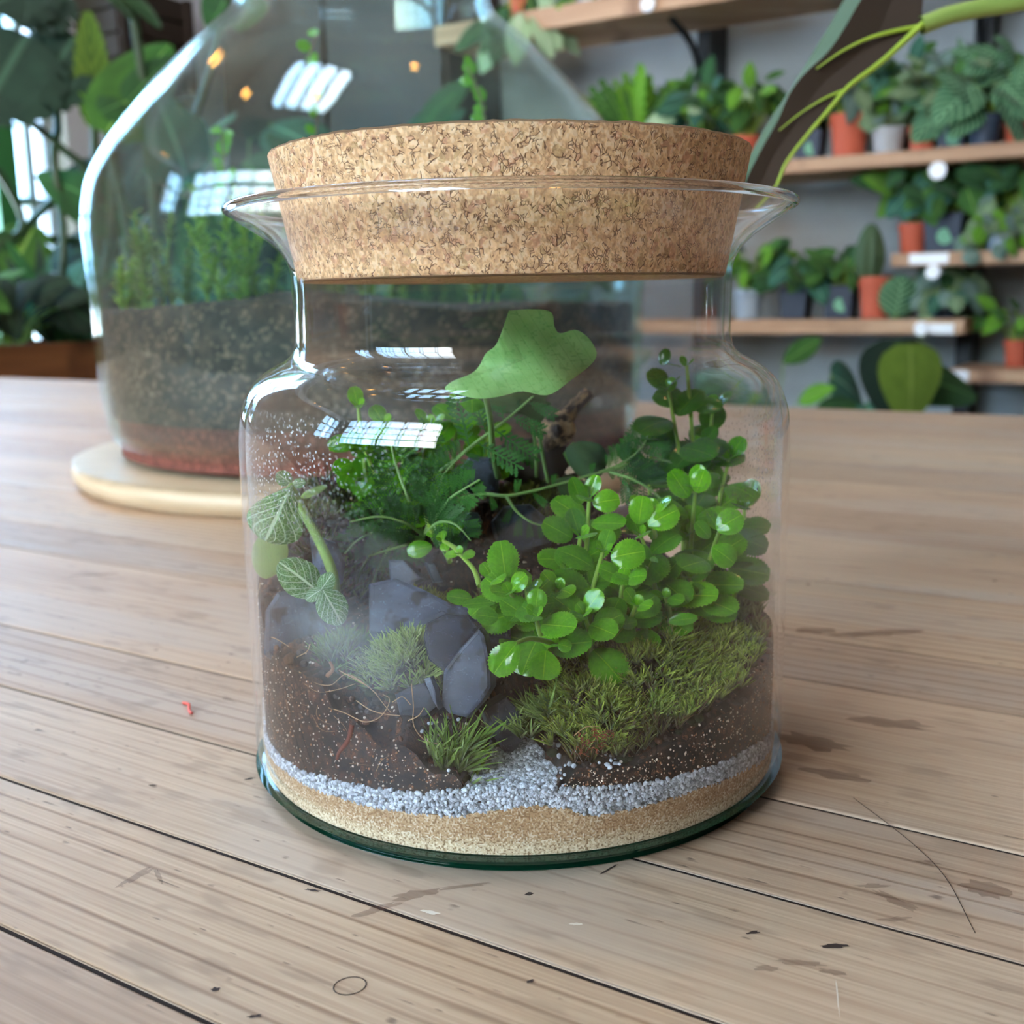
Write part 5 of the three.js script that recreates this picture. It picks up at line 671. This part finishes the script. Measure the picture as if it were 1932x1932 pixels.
{
  const t = potted('terracotta pot with thick upright cactus stem and round patterned leaf, lower shelf', onShelf(1650, 600, T3, -2.8), { w: 0.092, h: 0.112, leaf: 'round', mat: 'striped', n: 1, L: 0.105, H: 0.05, spread: 0.1 }, 20);
  const c = []; for (let i = 0; i <= 20; i++) c.push([0.001 + 0.036 * Math.pow(Math.sin(Math.PI * (0.12 + 0.86 * i / 20)), 0.6), i / 20 * 0.155]); const g = lathe(c, 40), p = g.attributes.position; for (let i = 0; i < p.count; i++) { const a = Math.atan2(p.getX(i), p.getZ(i)), k = 1 + 0.12 * Math.cos(a * 8); p.setX(i, p.getX(i) * k); p.setZ(i, p.getZ(i) * k); } g.computeVertexNormals(); g.translate(-0.02, 0.095, 0);
  part('cactus_stem', g, std({ color: col(62, 84, 52), roughness: 0.7 }), t);
  const l = t.children.find((m) => m.name === 'leaf'), o = onQ(1690, 600, -2.74).sub(t.position); aim(l, o, V(0.1, 1, 0.1), V(0, 0.2, 1), 0.11);
  part('cutting_stalk', tube([V(0.01, 0.1, 0.02), V(0.04, 0.09, 0.06), o], 0.002, 0.002, 8, 5), stemMat, t);
}
potted('trailing variegated vine in a dark pot at the right end of the lower shelf', onShelf(1778, 600, T3 + 0.0), { pot: slatePot, w: 0.075, h: 0.085, leaf: 'heart', mat: ['grey', 'dotted', 'deep', 'blue'], n: 34, L: 0.055, H: 0.14, spread: 1.0, droop: 0.7 }, 21);
potted('bright lime plant in a small terracotta pot at the right end of the lowest shelf', onShelf(1918, 690, T4), { w: 0.07, h: 0.07, leaf: 'oval', mat: ['lime', 'mid'], n: 12, L: 0.065, H: 0.11, spread: 0.95 }, 22);
potted('white-green plant hanging over the edge of the high shelf', onShelf(985, 5, T0, -2.74), { pot: terra, w: 0.09, h: 0.08, leaf: 'oval', mat: ['pale', 'deep'], n: 14, L: 0.13, H: 0.10, spread: 1, droop: 1.2 }, 23);
potted('plant with lime trailing shoots over the high shelf edge', onShelf(1120, 0, T0, -2.76), { pot: whitePot, w: 0.09, h: 0.08, leaf: 'oval', mat: ['lime', 'mid'], n: 16, L: 0.05, H: 0.10, spread: 1, droop: 0.8 }, 24);
// plants behind the far edge of the table
const onFloor = (px, py, q) => { const p = onQ(px, py, q); p.y = FLOOR + 0.0005; return p; };
potted('tall floor plant with one huge yellowish heart leaf behind the table at the right', onFloor(1690, 700, -2.3), { pot: blackPot, w: 0.2, h: 0.22, leaf: 'heart', mat: ['deep', 'mid'], n: 7, L: 0.16, H: 0.44, spread: 0.35 }, 25);
{ const t = thing('hanging_leaf', 'huge yellow-green heart-shaped leaf with dark rims behind the table at the right', 'leaf'), o = onQ(1718, 648, -2.25), s = PXM(o); aim(part('blade', LG.heart, pl(leafTex(rgb(90, 116, 26), rgb(116, 140, 40), rgb(140, 160, 70), 1090)), t), o, V(0.06, -1, 0.1), V(0.15, 0.25, 1), s * 150).scale.set(s * 168, s * 150, s * 100); part('blade_rim', LG.heart, LM.black, t); aim(t.children[1], o.clone().add(V(-0.016, 0.01, -0.03)), V(0.02, -1, 0.1), V(0.15, 0.25, 1), s * 165).scale.set(s * 205, s * 160, s * 100); part('stalk', tube([o.clone().add(V(0, 0, -0.004)), onQ(1716, 668, -2.30), onQ(1706, 720, -2.33), onFloor(1690, 700, -2.3).add(V(0.02, 0.22, 0))], 0.007, 0.009, 20, 8), std({ color: col(30, 60, 40) }), t); }
potted('dark floor plant with thick arching stems behind the table, right of the jar shoulder', onFloor(1545, 700, -2.35), { pot: blackPot, w: 0.2, h: 0.22, leaf: 'heart', mat: ['deep', 'blue', 'deep'], n: 13, L: 0.15, H: 0.60, spread: 0.5 }, 26);
potted('leafy floor plant behind the table close to the jar shoulder', onFloor(1440, 690, -2.3), { pot: whitePot, w: 0.2, h: 0.22, leaf: 'oval', mat: ['mid', 'deep', 'lime'], n: 16, L: 0.12, H: 0.58, spread: 0.4 }, 27);

// ================= LEFT SIDE: WINDOW PLANTS =================
{
  const cab = thing('dark_cabinet', 'dark brown wooden cabinet in the corner behind the big bottle', 'cabinet'), wood = std({ color: col(46, 32, 24), roughness: 0.6 });
  part('carcass', roomBox(-2.95, -1.95, FLOOR, 1.30, -3.14, -2.82, 0.006), wood, cab);
  for (const s of [-2.94, -2.44]) { const d = part('door', roomBox(s, s + 0.48, FLOOR + 0.06, 1.26, -2.818, -2.795, 0.004), wood, cab); part('handle', roomBox(s + 0.22, s + 0.24, 0.2, 0.34, -2.795, -2.775, 0.004), ironMat, d); }
}
{
  const t = thing('dark_crate', 'dark brown wooden crate on the pale wall above the left shoulder of the big bottle', 'crate'), o = onS(275, 85, -3.04), q = qOf(o), wood = std({ color: col(38, 27, 21), roughness: 0.8 });
  for (let i = 0; i < 4; i++) part('board', roomBox(-3.195, -2.98, o.y - 0.15 + i * 0.08, o.y - 0.15 + i * 0.08 + 0.072, q - 0.17, q + 0.17, 0.003), wood, t);
  for (const d of [-0.16, 0.13]) part('batten', roomBox(-2.98, -2.965, o.y - 0.16, o.y + 0.165, q + d, q + d + 0.03), wood, t);
}
const split = (() => { // a big leaf with deep slits
  const sh = new THREE.Shape(), N = 90; for (let i = 0; i <= N; i++) { const a = i / N * Math.PI * 2 - Math.PI / 2, s = Math.abs(Math.cos(a)); let k = 1 - (s > 0.25 ? 0.36 * Math.pow(Math.max(0, Math.sin(i * 1.4)), 6) : 0); const x = 0.42 * Math.cos(a) * k, y = 0.5 + 0.5 * Math.sin(a) * (Math.sin(a) < -0.6 ? 0.86 : 1); i ? sh.lineTo(x, y) : sh.moveTo(x, y); }
  const g = new THREE.ExtrudeGeometry(sh, { depth: 0.004, bevelEnabled: false }), p = g.attributes.position, uv = g.attributes.uv; for (let i = 0; i < p.count; i++) { const x = p.getX(i), y = p.getY(i); p.setZ(i, p.getZ(i) - 0.35 * x * x * 2 - 0.25 * y * y + 0.2 * Math.abs(x)); uv.setXY(i, x + 0.5, y); } g.computeVertexNormals(); return g; })();
{
  const big = (label, leaves, stalks, foot, seed, m = LM.deep, g = split) => { const t = thing('window_plant', label, 'plant'); const base = foot.clone(); part('pot', lathe([[0.001, 0], [0.12, 0], [0.15, 0.26], [0.135, 0.26], [0.13, 0.22], [0.001, 0.22]], 32).translate(foot.x, FLOOR + 0.0005, foot.z), blackPot, t); const sm = std({ color: col(40, 66, 40), roughness: 0.5 }); for (const [bx, by, tx, ty, s, w, mm] of leaves) { const o = onS(bx, by, s), tip = onS(tx, ty, s + 0.05), d = tip.clone().sub(o), L = d.length(); aim(part('leaf', g, mm ?? m, t), o, d, V(0.4, 0.5, 0.8).normalize(), L).scale.set(L * w, L, L); } for (const st of stalks) part('stalk', tube(st.map((a) => a.isVector3 ? a : onS(...a)), 0.013, 0.009, 30, 8), sm, t); return t; };
  const foot = onS(40, 700, -2.88);
  const root = V(foot.x, FLOOR + 0.25, foot.z);
  big('large split-leaved plant in front of the bright window at the upper left', [[60, 60, -40, 190, -2.6, 1.25], [40, 150, 145, 70, -2.58, 1.3], [-30, 20, 90, -60, -2.62, 1.2], [20, 50, 130, -30, -2.6, 1.0], [150, 60, 60, 175, -2.55, 0.9]], [[[-30, 190, -2.6], [60, 232, -2.58], [110, 275, -2.56], [162, 320, -2.54], [190, 420, -2.5], root], [[80, 10, -2.58], [120, 60, -2.57], [152, 95, -2.56], [190, 180, -2.5], [210, 420, -2.45], root], [[90, 150, -2.6], [110, 230, -2.58], [100, 290, -2.57], [112, 370, -2.55], [120, 500, -2.5], root]], foot, 1, LM.shadow);
  const foot2 = onS(-110, 700, -2.9), root2 = V(foot2.x, FLOOR + 0.25, foot2.z);
  big('plant with forked dark stems and yellow-green leaves at the left edge, lower window', [[25, 455, 95, 500, -2.7, 0.9, LM.lime], [70, 420, 20, 500, -2.7, 1.0, LM.mid], [-20, 430, 40, 540, -2.72, 1.0], [10, 560, 40, 650, -2.72, 1.0, LM.mid], [130, 520, 165, 500, -2.7, 0.8, LM.deep]], [[[150, 362, -2.7], [112, 372, -2.7], [72, 405, -2.7], [30, 445, -2.7], [-10, 470, -2.72], root2], [[-5, 320, -2.7], [20, 360, -2.7], [42, 415, -2.7], [30, 450, -2.7]], [[150, 455, -2.7], [90, 450, -2.7], [40, 448, -2.7]], [[160, 545, -2.7], [90, 525, -2.7], [20, 500, -2.71]]], foot2, 2, LM.deep);
  const foot3 = onS(190, 650, -2.85), root3 = V(foot3.x, FLOOR + 0.25, foot3.z);
  const fan = leafGeo({ L: 1, W: 0.34, p: 0.8, k: 0.6, dome: 0.1, fold: 0.2, curl: -0.1, teeth: 1, tooth: 0.08, nu: 26, nv: 2 });
  big('tall upright yellow-green ribbed leaf with its plant left of the big bottle', [[178, 240, 168, 20, -2.5, 0.95, pl(leafTex(rgb(70, 100, 30), rgb(110, 140, 44), rgb(50, 84, 26), 1100, 0, 0.6))]], [[[178, 240, -2.5], [182, 420, -2.5], root3]], foot3, 3, LM.mid, fan);
  const foot4 = onS(290, 600, -2.3), root4 = V(foot4.x, FLOOR + 0.25, foot4.z);
  big('dark broad-leaved plant touching the left shoulder of the big bottle', [[200, 250, 320, 60, -2.35, 0.75, LM.mid], [190, 210, 300, 160, -2.36, 0.7, LM.deep], [240, 190, 335, 90, -2.3, 0.6, LM.deep], [250, 20, 200, -30, -2.3, 1.0, LM.deep], [300, 30, 235, -20, -2.32, 0.9, LM.deep], [430, -10, 400, 42, -2.3, 0.9, LM.deep], [480, -20, 450, 40, -2.3, 0.8, LM.mid]], [[[200, 250, -2.35], [230, 380, -2.35], root4], [[250, 20, -2.3], [275, 200, -2.3], root4], [[430, -10, -2.3], [400, 120, -2.3], [330, 380, -2.32], root4]], foot4, 4, LM.deep, LG.heart);
}
// a trough of dark plants low behind the table edge
{
  const c = onS(120, 690, -2.32), t = thing('wooden_trough', 'orange-brown wooden planter trough behind the table at the lower left', 'planter'), s = sOf(c), q = qOf(c), m = std({ map: plankTex, color: col(176, 140, 108), roughness: 0.8 });
  part('front_board', metricUV(roomBox(s, s + 0.02, FLOOR, c.y + 0.06, q - 0.2, q + 0.75), 1), m, t); part('back_board', roomBox(s - 0.32, s - 0.3, FLOOR, c.y + 0.06, q - 0.2, q + 0.75), m, t);
  part('end_board', roomBox(s - 0.3, s, FLOOR, c.y + 0.06, q - 0.2, q - 0.18), m, t); part('end_board', roomBox(s - 0.3, s, FLOOR, c.y + 0.06, q + 0.73, q + 0.75), m, t); part('soil', roomBox(s - 0.3, s, FLOOR, c.y + 0.03, q - 0.18, q + 0.73), peat, t);
  const f = (k, d) => { const p = room(s - 0.15 + d, c.y + 0.0305, q + k); return p; };
  potted('dark low plant at the left end of the wooden trough, just over the table edge', f(0.30, 0), { bare: true, mat: ['black', 'deep', 'mid'], leaf: 'oval', n: 26, L: 0.12, H: 0.26, spread: 1, name: 'trough_plant' }, 31);
  potted('dark spreading plant in the middle of the wooden trough, left of the big bottle', f(0.08, 0.05), { bare: true, mat: ['black', 'deep', 'black'], leaf: 'heart', n: 26, L: 0.12, H: 0.24, spread: 1, droop: 0.15, name: 'trough_plant' }, 32);
  potted('grass-like dark plant in the trough next to the foot of the big bottle', f(-0.10, 0.03), { bare: true, mat: ['deep', 'black', 'blue'], leaf: 'lance', n: 26, H: 0.26, spread: 0.9, name: 'trough_plant' }, 33);
  potted('yellow-green plant at the far left of the wooden trough', f(0.55, 0.0), { bare: true, mat: ['lime', 'mid', 'deep'], leaf: 'oval', n: 24, L: 0.13, H: 0.30, spread: 1, name: 'trough_plant' }, 34);
}
// dim greenery between cabinet and shelves, seen through the big bottle
potted('tall dark leafy plant in front of the dark cabinet, seen through the big bottle', onFloor(420, 500, -2.2), { pot: blackPot, w: 0.32, h: 0.3, leaf: 'heart', mat: ['deep', 'blue', 'black'], n: 40, L: 0.22, H: 1.25, spread: 0.45, name: 'floor_plant' }, 41);
potted('bushy dark floor plant right of the cabinet, seen through the middle of the big bottle', onFloor(680, 500, -2.25), { pot: blackPot, w: 0.32, h: 0.3, leaf: 'oval', mat: ['deep', 'blue', 'mid'], n: 44, L: 0.2, H: 1.2, spread: 0.5, name: 'floor_plant' }, 42);
potted('grey-green floor plant behind the right shoulder of the big bottle', onFloor(930, 500, -2.35), { pot: whitePot, w: 0.3, h: 0.28, leaf: 'oval', mat: ['blue', 'grey', 'deep'], n: 36, L: 0.18, H: 0.95, spread: 0.45, name: 'floor_plant' }, 43);
{ // a scrap of red thread on the table
  const p = [[346, 1326], [356, 1329], [357, 1340], [362, 1346]].map((a, i) => onY(a[0], a[1], 0.0006 + (i % 2) * 0.0006));
  single('red_thread', tube(p, 0.0006, 0.0005, 16, 6), std({ color: col(232, 92, 72), roughness: 0.6 }), 'tiny scrap of red thread lying on the table left of the small jar', 'thread');
}
scene.traverse((o) => { if (o.isMesh) { o.castShadow = true; o.receiveShadow = true; } });
renderer.render(scene, camera);
